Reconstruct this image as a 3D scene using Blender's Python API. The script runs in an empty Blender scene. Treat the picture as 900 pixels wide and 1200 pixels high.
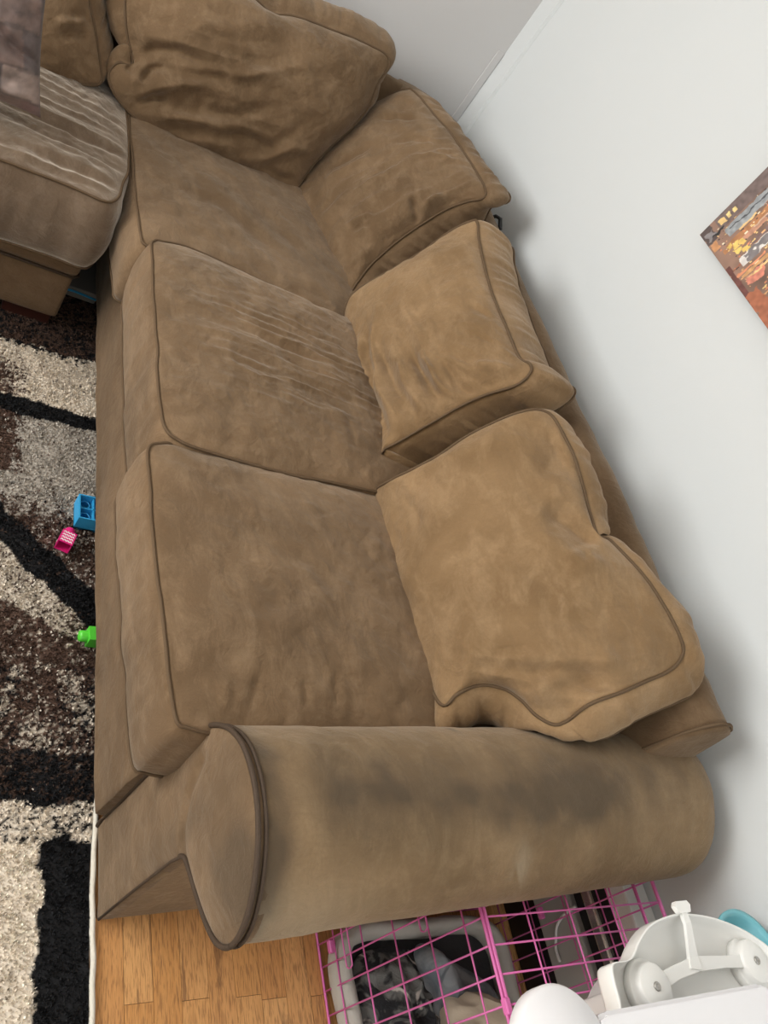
import bpy, bmesh, math, random
import numpy as np
from mathutils import Vector, Matrix

SC = bpy.context.scene
COL = SC.collection
rng = np.random.default_rng(7)
random.seed(7)

# ------------------------------------------------------------------ camera
CAM_H = 1.6
Rm = [[0.8052583, 0.2079806, 0.5552505], [-0.2020668, -0.7841398, 0.5867655], [0.5574299, -0.5846955, -0.5894091]]
cam_data = bpy.data.cameras.new('camera')
cam = bpy.data.objects.new('camera', cam_data)
COL.objects.link(cam)
M = Matrix(((Rm[0][0], -Rm[0][1], -Rm[0][2], 0), (Rm[1][0], -Rm[1][1], -Rm[1][2], 0), (Rm[2][0], -Rm[2][1], -Rm[2][2], CAM_H), (0, 0, 0, 1)))
cam.matrix_world = M
cam_data.sensor_fit = 'VERTICAL'
cam_data.sensor_height = 36.0
cam_data.lens = 972.78 / 1200 * 36
cam_data.clip_start = 0.02
SC.camera = cam

# ------------------------------------------------------------------ room size, world, lights, exposure
XW, YW = 1.63, 2.877          # right wall, far wall
XL, YR, ZC = -2.6, -1.35, 2.5  # left wall, rear wall, ceiling
world = bpy.data.worlds.new('World'); SC.world = world
world.use_nodes = True
wn = world.node_tree.nodes
wn['Background'].inputs[0].default_value = (0.80, 0.90, 1.0, 1)
wn['Background'].inputs[1].default_value = 1.0

WIN_L = (0.4, 2.5, 0.95, 2.42)     # y0,y1,z0,z1 in left wall
WIN_R = (0.2, 1.5, 0.9, 2.3)     # x0,x1,z0,z1 in rear wall
def area(name, loc, rot, sx, sy, power, color):
    d = bpy.data.lights.new(name, 'AREA'); d.shape = 'RECTANGLE'; d.size = sx; d.size_y = sy
    d.energy = power; d.color = color
    o = bpy.data.objects.new(name, d); o.location = loc; o.rotation_euler = rot
    COL.objects.link(o); return o
area('window_daylight', (XL + .04, (WIN_L[0]+WIN_L[1])/2, (WIN_L[2]+WIN_L[3])/2), (0, math.radians(-90), 0), WIN_L[3]-WIN_L[2], WIN_L[1]-WIN_L[0], 102, (1.0, 0.985, 0.96))
area('window_daylight_rear', ((WIN_R[0]+WIN_R[1])/2, YR + .04, (WIN_R[2]+WIN_R[3])/2), (math.radians(90), 0, 0), WIN_R[1]-WIN_R[0], WIN_R[3]-WIN_R[2], 11, (1.0, 0.985, 0.96))
vs = SC.view_settings
vs.view_transform = 'Standard'; vs.look = 'None'; vs.gamma = 1.0; vs.use_curve_mapping = False
vs.exposure = 0.27
SC.display_settings.display_device = 'sRGB'

# ------------------------------------------------------------------ numpy noise
def _hash(ix, iy, iz, seed):
    h = (ix.astype(np.int64)*374761393 + iy.astype(np.int64)*668265263 + iz.astype(np.int64)*2147483647 + seed*1274126177) & 0xffffffff
    h = ((h ^ (h >> 13)) * 1274126177) & 0xffffffff
    return ((h ^ (h >> 16)) & 0xffffff) / float(0xffffff)
def noise3(P, scale=1.0, seed=0):
    """value noise in -1..1"""
    Q = np.asarray(P, float) * scale
    I = np.floor(Q); F = Q - I; F = F*F*(3-2*F); I = I.astype(np.int64)
    r = 0
    for dx in (0, 1):
        for dy in (0, 1):
            for dz in (0, 1):
                w = (F[..., 0] if dx else 1-F[..., 0])*(F[..., 1] if dy else 1-F[..., 1])*(F[..., 2] if dz else 1-F[..., 2])
                r = r + w*_hash(I[..., 0]+dx, I[..., 1]+dy, I[..., 2]+dz, seed)
    return r*2-1
def fbm(P, scale, seed=0, octv=3):
    a, r, s = 1.0, 0, scale
    for k in range(octv):
        r = r + a*noise3(P, s, seed+k*17); a *= .5; s *= 2.1
    return r

# ------------------------------------------------------------------ object helpers
MATS = {}
def link(o, parent=None):
    COL.objects.link(o)
    if parent is not None:
        o.parent = parent
    return o
def tag(o, label=None, cat=None, group=None, kind=None):
    if label: o['label'] = label
    if cat: o['category'] = cat
    if group: o['group'] = group
    if kind: o['kind'] = kind
    return o
def thing(name, label, cat, loc=(0, 0, 0), group=None):
    o = bpy.data.objects.new(name, None); o.location = loc; o.empty_display_size = .05
    link(o); return tag(o, label, cat, group)
def mesh_obj(name, verts, faces, mat, parent=None, smooth=True, origin=None):
    me = bpy.data.meshes.new(name)
    V = np.asarray(verts, float)
    if origin is None and parent is not None:
        p = parent; o0 = np.zeros(3)
        while p is not None:
            o0 = o0 + np.array(p.location); p = p.parent
        origin = o0
    loc = None
    if origin is not None:
        V = V - np.asarray(origin, float)
    me.from_pydata(V.tolist(), [], faces)
    me.update()
    if smooth:
        me.polygons.foreach_set('use_smooth', [True]*len(me.polygons))
    me.materials.append(MATS[mat] if isinstance(mat, str) else mat)
    o = bpy.data.objects.new(name, me)
    if parent is None and origin is not None:
        o.location = Vector(origin)
    return link(o, parent)
def bm_obj(name, bm, mat, parent=None, smooth=False, origin=None):
    bm.normal_update()
    vs_ = [v.co[:] for v in bm.verts]; bm.verts.index_update()
    fs = [[v.index for v in f.verts] for f in bm.faces]
    bm.free()
    return mesh_obj(name, vs_, fs, mat, parent, smooth, origin)
def rbox(lo, hi, bev=0.0, seg=2, bm=None):
    bm = bm or bmesh.new()
    r = bmesh.ops.create_cube(bm, size=1.0)
    c = [(a+b)/2 for a, b in zip(lo, hi)]; s = [b-a for a, b in zip(lo, hi)]
    for v in r['verts']:
        v.co = Vector((c[0]+v.co.x*s[0], c[1]+v.co.y*s[1], c[2]+v.co.z*s[2]))
    if bev > 0:
        es = list({e for v in r['verts'] for e in v.link_edges})
        bmesh.ops.bevel(bm, geom=es, offset=bev, segments=seg, affect='EDGES', profile=.5)
    return bm
def box(name, lo, hi, mat, parent=None, bev=0.0, seg=2, smooth=False, origin=None):
    return bm_obj(name, rbox(lo, hi, bev, seg), mat, parent, smooth, origin)
def tube_geo(P, r, sides=6, closed=False, off=0):
    P = np.asarray(P, float); n = len(P)
    if closed:
        T = np.roll(P, -1, 0)-np.roll(P, 1, 0)
    else:
        T = np.gradient(P, axis=0)
    T /= np.linalg.norm(T, axis=1)[:, None]+1e-12
    ref = np.array([0.013, .02, 1.0]) if abs(T[:, 2]).mean() < .8 else np.array([1.0, .02, .013])
    N = np.cross(T, ref); N /= np.linalg.norm(N, axis=1)[:, None]+1e-12
    B = np.cross(T, N)
    rr = np.broadcast_to(np.asarray(r, float), (n,))
    a = np.arange(sides)*2*math.pi/sides
    V = P[:, None, :] + rr[:, None, None]*(np.cos(a)[None, :, None]*N[:, None, :]+np.sin(a)[None, :, None]*B[:, None, :])
    V = V.reshape(-1, 3); F = []
    m = n if closed else n-1
    for i in range(m):
        j = (i+1) % n
        for k in range(sides):
            l = (k+1) % sides
            F.append((i*sides+k+off, i*sides+l+off, j*sides+l+off, j*sides+k+off))
    if not closed:
        F.append(tuple(range(off, off+sides))[::-1]); F.append(tuple(off+(n-1)*sides+k for k in range(sides)))
    return V, F
def tube(name, P, r, mat, parent=None, sides=6, closed=False, origin=None):
    V, F = tube_geo(P, r, sides, closed)
    return mesh_obj(name, V, F, mat, parent, True, origin)
def lathe(name, prof, center, mat, parent=None, seg=32, smooth=True, origin=None):
    """prof: list of (r,z) around the z axis"""
    V, F = [], []
    for r, z in prof:
        for k in range(seg):
            a = 2*math.pi*k/seg
            V.append((center[0]+r*math.cos(a), center[1]+r*math.sin(a), center[2]+z))
    for i in range(len(prof)-1):
        for k in range(seg):
            l = (k+1) % seg
            F.append((i*seg+k, i*seg+l, (i+1)*seg+l, (i+1)*seg+k))
    F.append(tuple(range(seg))[::-1]); F.append(tuple((len(prof)-1)*seg+k for k in range(seg)))
    return mesh_obj(name, V, F, mat, parent, smooth, origin)
def catmull(C, t, closed=True):
    C = np.asarray(C, float); n = len(C)
    t = np.asarray(t, float)
    i = np.floor(t).astype(int); f = (t-i)[:, None]
    if closed:
        g = lambda k: C[(i+k) % n]
    else:
        g = lambda k: C[np.clip(i+k, 0, n-1)]
    p0, p1, p2, p3 = g(-1), g(0), g(1), g(2)
    return .5*(2*p1+(p2-p0)*f+(2*p0-5*p1+4*p2-p3)*f**2+(3*p1-p0-3*p2+p3)*f**3)
def even_t(C, n, closed=True):
    m = len(C) if closed else len(C)-1
    t = np.linspace(0, m, m*40+1); P = catmull(C, np.minimum(t, m-1e-6) if not closed else t, closed)
    s = np.r_[0, np.cumsum(np.linalg.norm(np.diff(P, axis=0), axis=1))]
    return np.interp(np.linspace(0, s[-1], n, endpoint=not closed), s, t)*(1 if closed else (1-1e-7))
def newell(L):
    n = np.cross(L, np.roll(L, -1, 0)).sum(0); return n/np.linalg.norm(n)
def stroke_disp(P, N, strokes):
    """ridges and grooves: each stroke is (P0, P1, width, height); distance is taken across the fabric plane"""
    d = np.zeros(len(P))
    Pw = P + .010*np.stack([noise3(P, 14, 3), noise3(P, 14, 5), noise3(P, 14, 9)], 1)
    for pts, w, h in strokes:
        Q = np.array(pts, float); best = np.full(len(P), 9.0); along = np.zeros(len(P))
        Ls = np.linalg.norm(np.diff(Q, axis=0), axis=1); tot = Ls.sum()+1e-9; acc = 0.0
        for i, L in enumerate(Ls):
            a = Q[i]; ab = Q[i+1]-a; ab = ab-N*(ab@N); l2 = ab@ab+1e-12
            q = Pw-a; q = q-np.outer(q@N, N)
            t = np.clip(q@ab/l2, 0, 1)
            dist = np.linalg.norm(q-t[:, None]*ab, axis=1)
            m_ = dist < best; best[m_] = dist[m_]; along[m_] = (acc+t[m_]*L)/tot
            acc += L
        tap = np.clip(np.minimum(along, 1-along)/.28, 0, 1); tap = tap*tap*(3-2*tap)
        d += h*1.5*np.exp(-(best/w)**2)*(.12+.88*tap)
    return d
def field_disp(P, N, fields):
    """patches of parallel creases: centre, direction, radii along/across, crease spacing, crease length, height"""
    d = np.zeros(len(P))
    for k, (c, u, ra, rb, lw, la, amp) in enumerate(fields):
        u = np.array(u); u = u-N*(u@N); u /= np.linalg.norm(u); v = np.cross(N, u)
        q = P-np.array(c); a = q@u; b = q@v
        b2 = b+.35*lw*noise3(P, 1/(lw*3), 40+k)
        S2 = np.stack([a/la, b2/lw, np.full(len(P), 3.7*k)], 1)
        r1 = 1-2*np.abs(noise3(S2, 1.0, 60+k)); r2 = noise3(S2*[1.1, 1.35, 1], 1.0, 70+k)
        d += 2.3*amp*(.38*r1+.75*r2)*np.exp(-((a/ra)**2+(b/rb)**2)**1.4)
    return d
def cushion(name, shape, label, cat, mat='suede', bulge=.06, band=.015, back_bulge=.02, group=None, lumps=.006, pucker=.003, seed=0, n=300, m=64, pipes=True, bp=2.6, bq=.8):
    C0 = np.array(shape['front']); C1 = np.array(shape['back'])
    t = even_t(C0, n); Fl = catmull(C0, t); Bl = catmull(C1, t)
    N = newell(Fl)
    out = Fl.mean(0)-Bl.mean(0)
    if N @ out < 0: N = -N
    c0 = Fl.mean(0); c1 = Bl.mean(0)
    tan = np.roll(Fl, -1, 0)-np.roll(Fl, 1, 0); tan /= np.linalg.norm(tan, axis=1)[:, None]
    axis = (Bl-Fl); axis /= np.linalg.norm(axis, axis=1)[:, None]+1e-9
    O = np.cross(tan, axis); O /= np.linalg.norm(O, axis=1)[:, None]+1e-9
    if ((Fl-c0)*O).sum() < 0: O = -O
    rad = np.linalg.norm(Fl-c0, axis=1)
    # piping wobbles a little, as sewn cord does
    wob = .0035*noise3(Fl, 16, seed+31)
    Fl = Fl + O*wob[:, None]; Bl = Bl + O*wob[::-1][:, None]
    V = []; F = []
    # front patch
    rs = np.linspace(0, 1, m+1)[1:]
    ring = []
    FC = np.fft.fft(Fl, axis=0); kk = np.abs(np.fft.fftfreq(n)*n)
    c0 = FC[0].real/n
    for r in rs:
        # harmonic fill of the seam loop: smooth, no radial creases
        P = np.fft.ifft(FC*(r**kk)[:, None], axis=0).real
        h = bulge*(1-r**bp)**bq
        ring.append(P+N*h)
    G = np.concatenate([[c0+N*bulge]]+ring)
    R_ = np.concatenate([[0]]+[np.full(n, r) for r in rs])
    T_ = np.concatenate([[0]]+[np.arange(n) for r in rs]).astype(int)
    edge = (1-R_)*rad[T_]
    fade = 1-np.exp(-(edge/.02)**2)
    disp = stroke_disp(G, N, shape['strokes'])
    disp += field_disp(G, N, shape['fields'])+lumps*fbm(G, 7, seed, 2)+.0032*fbm(G, 26, seed+5, 3)
    disp *= fade
    # gathers that run in from the piping
    gat = noise3(np.stack([np.cos(T_/n*2*math.pi), np.sin(T_/n*2*math.pi), edge*.5], 1), 17, seed+77)
    disp += pucker*gat*np.exp(-edge/.05)*(1-np.exp(-edge/.006))
    G = G+N*disp[:, None]
    V.append(G)
    for k in range(n):
        F.append((0, 1+k, 1+(k+1) % n))
    for i in range(m-1):
        b0 = 1+i*n; b1 = b0+n
        for k in range(n):
            l = (k+1) % n
            F.append((b0+k, b1+k, b1+l, b0+l))
    last = 1+(m-1)*n
    # band
    K = 12; cur = len(G); prev = last
    gat1 = noise3(np.stack([np.cos(np.arange(n)/n*2*math.pi), np.sin(np.arange(n)/n*2*math.pi), np.zeros(n)], 1), 20, seed+99)
    for k in range(1, K+1):
        s = k/K
        P = Fl*(1-s)+Bl*s+O*(band*(4*s*(1-s))**.7 + pucker*1.3*gat1*math.sin(math.pi*s))[:, None]
        if k < K: P = P+O*(lumps*.8*fbm(P, 9, seed+3, 2)+.0015*fbm(P, 35, seed+4, 2))[:, None]*math.sin(math.pi*s)
        V.append(P)
        for q in range(n):
            l = (q+1) % n
            F.append((prev+q, cur+q, cur+l, prev+l))
        prev = cur; cur += n
    # rear patch
    mb = 14
    for i in range(mb-1, 0, -1):
        r = i/mb
        V.append(c1+(Bl-c1)*r-N*back_bulge*(1-r**2.4)**.8)
        for q in range(n):
            l = (q+1) % n
            F.append((prev+q, cur+q, cur+l, prev+l))
        prev = cur; cur += n
    V.append(np.array([c1-N*back_bulge]))
    for q in range(n):
        F.append((prev+q, cur, prev+(q+1) % n))
    V = np.concatenate(V)
    # keep faces outward
    a, b, c = V[F[0][0]], V[F[0][1]], V[F[0][2]]
    if np.cross(b-a, c-a) @ N < 0:
        F = [f[::-1] for f in F]
    base = V.mean(0); base[2] = V[:, 2].min()
    root = thing(name, label, cat, tuple(base), group)
    mesh_obj('cover', V, F, mat, root)
    if pipes:
        tube('piping', Fl+O*.002, .0034, 'piping', root, 6, True)
        tube('piping', Bl+O*.002, .0034, 'piping', root, 6, True)
    return root
def set_attr(o, name, vals):
    a = o.data.attributes.new(name, 'FLOAT', 'POINT'); a.data.foreach_set('value', np.asarray(vals, np.float32))
def set_color(o, cols):
    a = o.data.attributes.new('Col', 'FLOAT_COLOR', 'POINT')
    c = np.ones((len(cols), 4), np.float32); c[:, :3] = cols; a.data.foreach_set('color', c.ravel())

# ------------------------------------------------------------------ materials
class NT:
    def __init__(s, name):
        s.m = bpy.data.materials.new(name); s.m.use_nodes = True; s.t = s.m.node_tree
        s.b = s.t.nodes['Principled BSDF']; MATS[name] = s.m
    def n(s, typ, **kw):
        x = s.t.nodes.new(typ)
        for k, v in kw.items():
            if k in x.inputs: x.inputs[k].default_value = v
            else: setattr(x, k, v)
        return x
    def l(s, a, b): s.t.links.new(a, b)
    def coord(s, scale=None):
        tc = s.n('ShaderNodeTexCoord'); o = tc.outputs['Object']
        if scale:
            mp = s.n('ShaderNodeMapping'); mp.inputs['Scale'].default_value = scale; s.l(o, mp.inputs[0]); o = mp.outputs[0]
        return o
    def noise(s, vec, scale, detail=3, dist=0, rough=.5):
        x = s.n('ShaderNodeTexNoise'); x.inputs['Scale'].default_value = scale; x.inputs['Detail'].default_value = detail
        x.inputs['Distortion'].default_value = dist; x.inputs['Roughness'].default_value = rough
        s.l(vec, x.inputs['Vector']); return x.outputs[0]
    def ramp(s, fac, stops):
        x = s.n('ShaderNodeValToRGB'); e = x.color_ramp.elements
        while len(e) < len(stops): e.new(.5)
        for i, (p, c) in enumerate(stops):
            e[i].position = p; e[i].color = (c, c, c, 1) if isinstance(c, (int, float)) else (*c, 1)
        s.l(fac, x.inputs[0]); return x.outputs[0]
    def mix(s, fac, a, b, mode='MIX'):
        x = s.n('ShaderNodeMix'); x.data_type = 'RGBA'; x.blend_type = mode
        for sock, v in ((x.inputs[0], fac), (x.inputs[6], a), (x.inputs[7], b)):
            if hasattr(v, 'is_linked'): s.l(v, sock)
            elif isinstance(v, (int, float)): sock.default_value = v
            else: sock.default_value = (*v, 1)
        return x.outputs[2]
    def math(s, op, a, b=0.0):
        x = s.n('ShaderNodeMath'); x.operation = op
        for sock, v in ((x.inputs[0], a), (x.inputs[1], b)):
            if hasattr(v, 'is_linked'): s.l(v, sock)
            else: sock.default_value = v
        return x.outputs[0]
    def bump(s, h, strength=.3, dist=.01, nrm=None):
        x = s.n('ShaderNodeBump'); x.inputs['Strength'].default_value = strength; x.inputs['Distance'].default_value = dist
        s.l(h, x.inputs['Height'])
        if nrm: s.l(nrm, x.inputs['Normal'])
        return x.outputs[0]
    def base(s, c):
        i = s.b.inputs['Base Color']
        if hasattr(c, 'is_linked'): s.l(c, i)
        else: i.default_value = (*c, 1)
    def set(s, **kw):
        for k, v in kw.items(): s.b.inputs[k.replace('_', ' ')].default_value = v
        return s
def plain(name, col, rough=.5, metallic=0.0, spec=.5, bump=0, bscale=60):
    x = NT(name); x.base(col); x.set(Roughness=rough, Metallic=metallic)
    x.b.inputs['Specular IOR Level'].default_value = spec
    if bump:
        v = x.coord(); x.l(x.bump(x.noise(v, bscale, 4), bump, .004), x.b.inputs['Normal'])
    return x
def suede(name, dark, mid, light, sheen=.5):
    x = NT(name); v = x.coord()
    big = x.noise(v, 3.4, 3, .5, .5)
    nap = x.noise(x.coord((6, 2.6, 5)), 3.4, 7, .5, .72)
    streak = x.noise(x.coord((3, 9, 6)), 3.0, 7, .5, .75)
    fine = x.noise(v, 210, 3)
    c = x.mix(x.ramp(big, [(.33, 0.0), (.66, 1.0)]), dark, mid)
    c = x.mix(x.math('MULTIPLY', x.ramp(nap, [(.46, 0.0), (.64, 1.0)]), .34), c, light)
    c = x.mix(x.math('MULTIPLY', x.ramp(streak, [(.47, 0.0), (.66, 1.0)]), .36), c, dark)
    c = x.mix(x.math('MULTIPLY', fine, .30), c, tuple(k*.62 for k in dark))
    at = x.n('ShaderNodeAttribute'); at.attribute_name = 'stain'
    c = x.mix(at.outputs['Fac'], c, (.066, .048, .031))
    at2 = x.n('ShaderNodeAttribute'); at2.attribute_name = 'faded'
    c = x.mix(at2.outputs['Fac'], c, (.36, .30, .21))
    x.base(c)
    x.set(Roughness=.92)
    x.b.inputs['Specular IOR Level'].default_value = .15
    x.b.inputs['Sheen Weight'].default_value = sheen
    x.b.inputs['Sheen Roughness'].default_value = .45
    x.b.inputs['Sheen Tint'].default_value = (1, .9, .76, 1)
    b1 = x.bump(x.noise(v, 24, 6, 1.6, .62), .5, .007)
    x.l(x.bump(x.noise(v, 420, 2), .25, .0012, b1), x.b.inputs['Normal'])
    return x
suede('suede', (.124, .077, .040), (.222, .143, .079), (.335, .230, .138), .25)
suede('suede_tan', (.180, .110, .052), (.292, .186, .095), (.405, .275, .156), .25)
suede('suede_worn', (.160, .105, .054), (.272, .181, .098), (.385, .275, .160), .2)
suede('suede_frame', (.112, .069, .036), (.185, .118, .065), (.255, .175, .104), .22)
suede('suede_shaded', (.105, .069, .042), (.168, .116, .075), (.30, .225, .162), .8)  # base colour darkened for the cushion's shaded front, strong sheen for its highlights
plain('piping', (.112, .072, .040), .8, spec=.2, bump=.3, bscale=300)
plain('piping_dark', (.060, .040, .026), .7, spec=.25, bump=.3, bscale=300)

x = NT('wall_paint'); v = x.coord()
x.base(x.mix(x.noise(v, 1.6, 3), (.585, .610, .608), (.62, .64, .635)))
x.set(Roughness=.62); x.l(x.bump(x.noise(v, 190, 3), .10, .0012), x.b.inputs['Normal'])
x = NT('wall_paint_shaded'); v = x.coord()  # greyer copy of the wall paint: the far wall's shade put into its colour
x.base(x.mix(x.noise(v, 1.6, 3), (.56, .55, .54), (.60, .59, .58)))
x.set(Roughness=.62); x.l(x.bump(x.noise(v, 190, 3), .10, .0012), x.b.inputs['Normal'])
plain('ceiling_paint', (.86, .86, .85), .8)
plain('trim_white', (.80, .81, .81), .38)
x = NT('glass_pane'); x.base((.9, .95, 1)); x.set(Roughness=.02); x.b.inputs['Transmission Weight'].default_value = 1.0

x = NT('oak')
oi = x.n('ShaderNodeObjectInfo'); v0 = x.coord()
mp = x.n('ShaderNodeMapping'); mp.inputs['Scale'].default_value = (26, 2.2, 8); x.l(v0, mp.inputs[0])
cmb = x.n('ShaderNodeCombineXYZ'); x.l(x.math('MULTIPLY', oi.outputs['Random'], 40.0), cmb.inputs[0]); x.l(x.math('MULTIPLY', oi.outputs['Random'], 17.0), cmb.inputs[1])
x.l(cmb.outputs[0], mp.inputs['Location'])
g = x.noise(mp.outputs[0], 3.2, 6, 1.5, .6)
g2 = x.noise(mp.outputs[0], 16, 4, .4)
c = x.mix(x.ramp(g, [(.3, 0.0), (.7, 1.0)]), (.46, .21, .066), (.66, .35, .13))
tone = x.ramp(oi.outputs['Random'], [(0.0, (.56, .27, .09)), (.35, (.78, .45, .19)), (.7, (.50, .22, .075)), (1.0, (.70, .40, .17))])
c = x.mix(.5, c, tone)
c = x.mix(x.math('MULTIPLY', x.ramp(g2, [(.50, 0.0), (.62, 1.0)]), .6), c, (.22, .10, .04))
wear = x.noise(mp.outputs[0], 1.1, 5, 1.0, .7)
c = x.mix(x.math('MULTIPLY', x.ramp(wear, [(.575, 0.0), (.63, 1.0)]), .6), c, (.13, .065, .035))
x.base(c); x.set(Roughness=.34); x.l(x.bump(g2, .12, .001), x.b.inputs['Normal'])
plain('subfloor', (.05, .028, .014), .9)
plain('dark_wood', (.045, .014, .010), .35, bump=.1)

x = NT('printed'); at = x.n('ShaderNodeAttribute'); at.attribute_name = 'Col'; x.base(at.outputs['Color']); x.set(Roughness=.45)
x = NT('pile'); at = x.n('ShaderNodeAttribute'); at.attribute_name = 'Col'; x.base(at.outputs['Color']); x.set(Roughness=.95); x.b.inputs['Specular IOR Level'].default_value = .1
x = NT('woven'); at = x.n('ShaderNodeAttribute'); at.attribute_name = 'Col'; v = x.coord()
x.base(x.mix(.3, at.outputs['Color'], x.mix(x.noise(v, 60, 5), (.06, .04, .04), (.36, .28, .25)))); x.set(Roughness=.6)
x.b.inputs['Sheen Weight'].default_value = .12
x.l(x.bump(x.noise(v, 55, 4, .8), .35, .004), x.b.inputs['Normal'])
plain('pink_wire', (.72, .16, .44), .38)
plain('white_plastic', (.80, .795, .76), .32, spec=.5)
plain('white_plastic_cool', (.80, .79, .80), .38, spec=.5)
plain('teal_plastic', (.17, .47, .53), .35)
plain('screw_steel', (.45, .43, .40), .3, 1.0)
plain('blue_plastic', (.04, .36, .68), .3)
plain('pink_plastic', (.72, .02, .20), .3)
plain('white_print', (.85, .8, .8), .4)
plain('green_plastic', (.10, .60, .05), .3)
plain('bed_fleece', (.44, .42, .375), .95, bump=.5, bscale=70)
plain('bed_cushion', (.035, .036, .038), .95, bump=.6, bscale=60)
plain('beige_cloth', (.64, .54, .41), .9, bump=.5, bscale=40)
x = NT('grey_camo_fleece'); v = x.coord()
c = x.mix(x.ramp(x.noise(v, 16, 4, 1.6), [(.45, 0.0), (.55, 1.0)]), (.016, .016, .018), (.15, .15, .14))
c = x.mix(x.ramp(x.noise(v, 24, 3, .6), [(.63, 0.0), (.69, 1.0)]), c, (.55, .50, .45))
x.base(c); x.set(Roughness=.95); x.l(x.bump(x.noise(v, 60, 4, 1), .6, .006), x.b.inputs['Normal'])
x = NT('bluegrey_cloth'); v = x.coord()
x.base(x.mix(x.ramp(x.noise(v, 14, 4, 1), [(.4, 0.0), (.6, 1.0)]), (.14, .16, .18), (.30, .32, .33))); x.set(Roughness=.95)
plain('black_plastic', (.012, .012, .013), .4)
plain('silver_metal', (.62, .60, .56), .25, .9)
plain('white_cable', (.75, .75, .72), .45)
plain('grey_panel', (.42, .41, .37), .5)
plain('grey_cover', (.20, .19, .17), .8)
plain('rug_binding', (.70, .66, .56), .9, bump=.5, bscale=200)
plain('rug_backing', (.30, .26, .22), .95)

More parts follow.
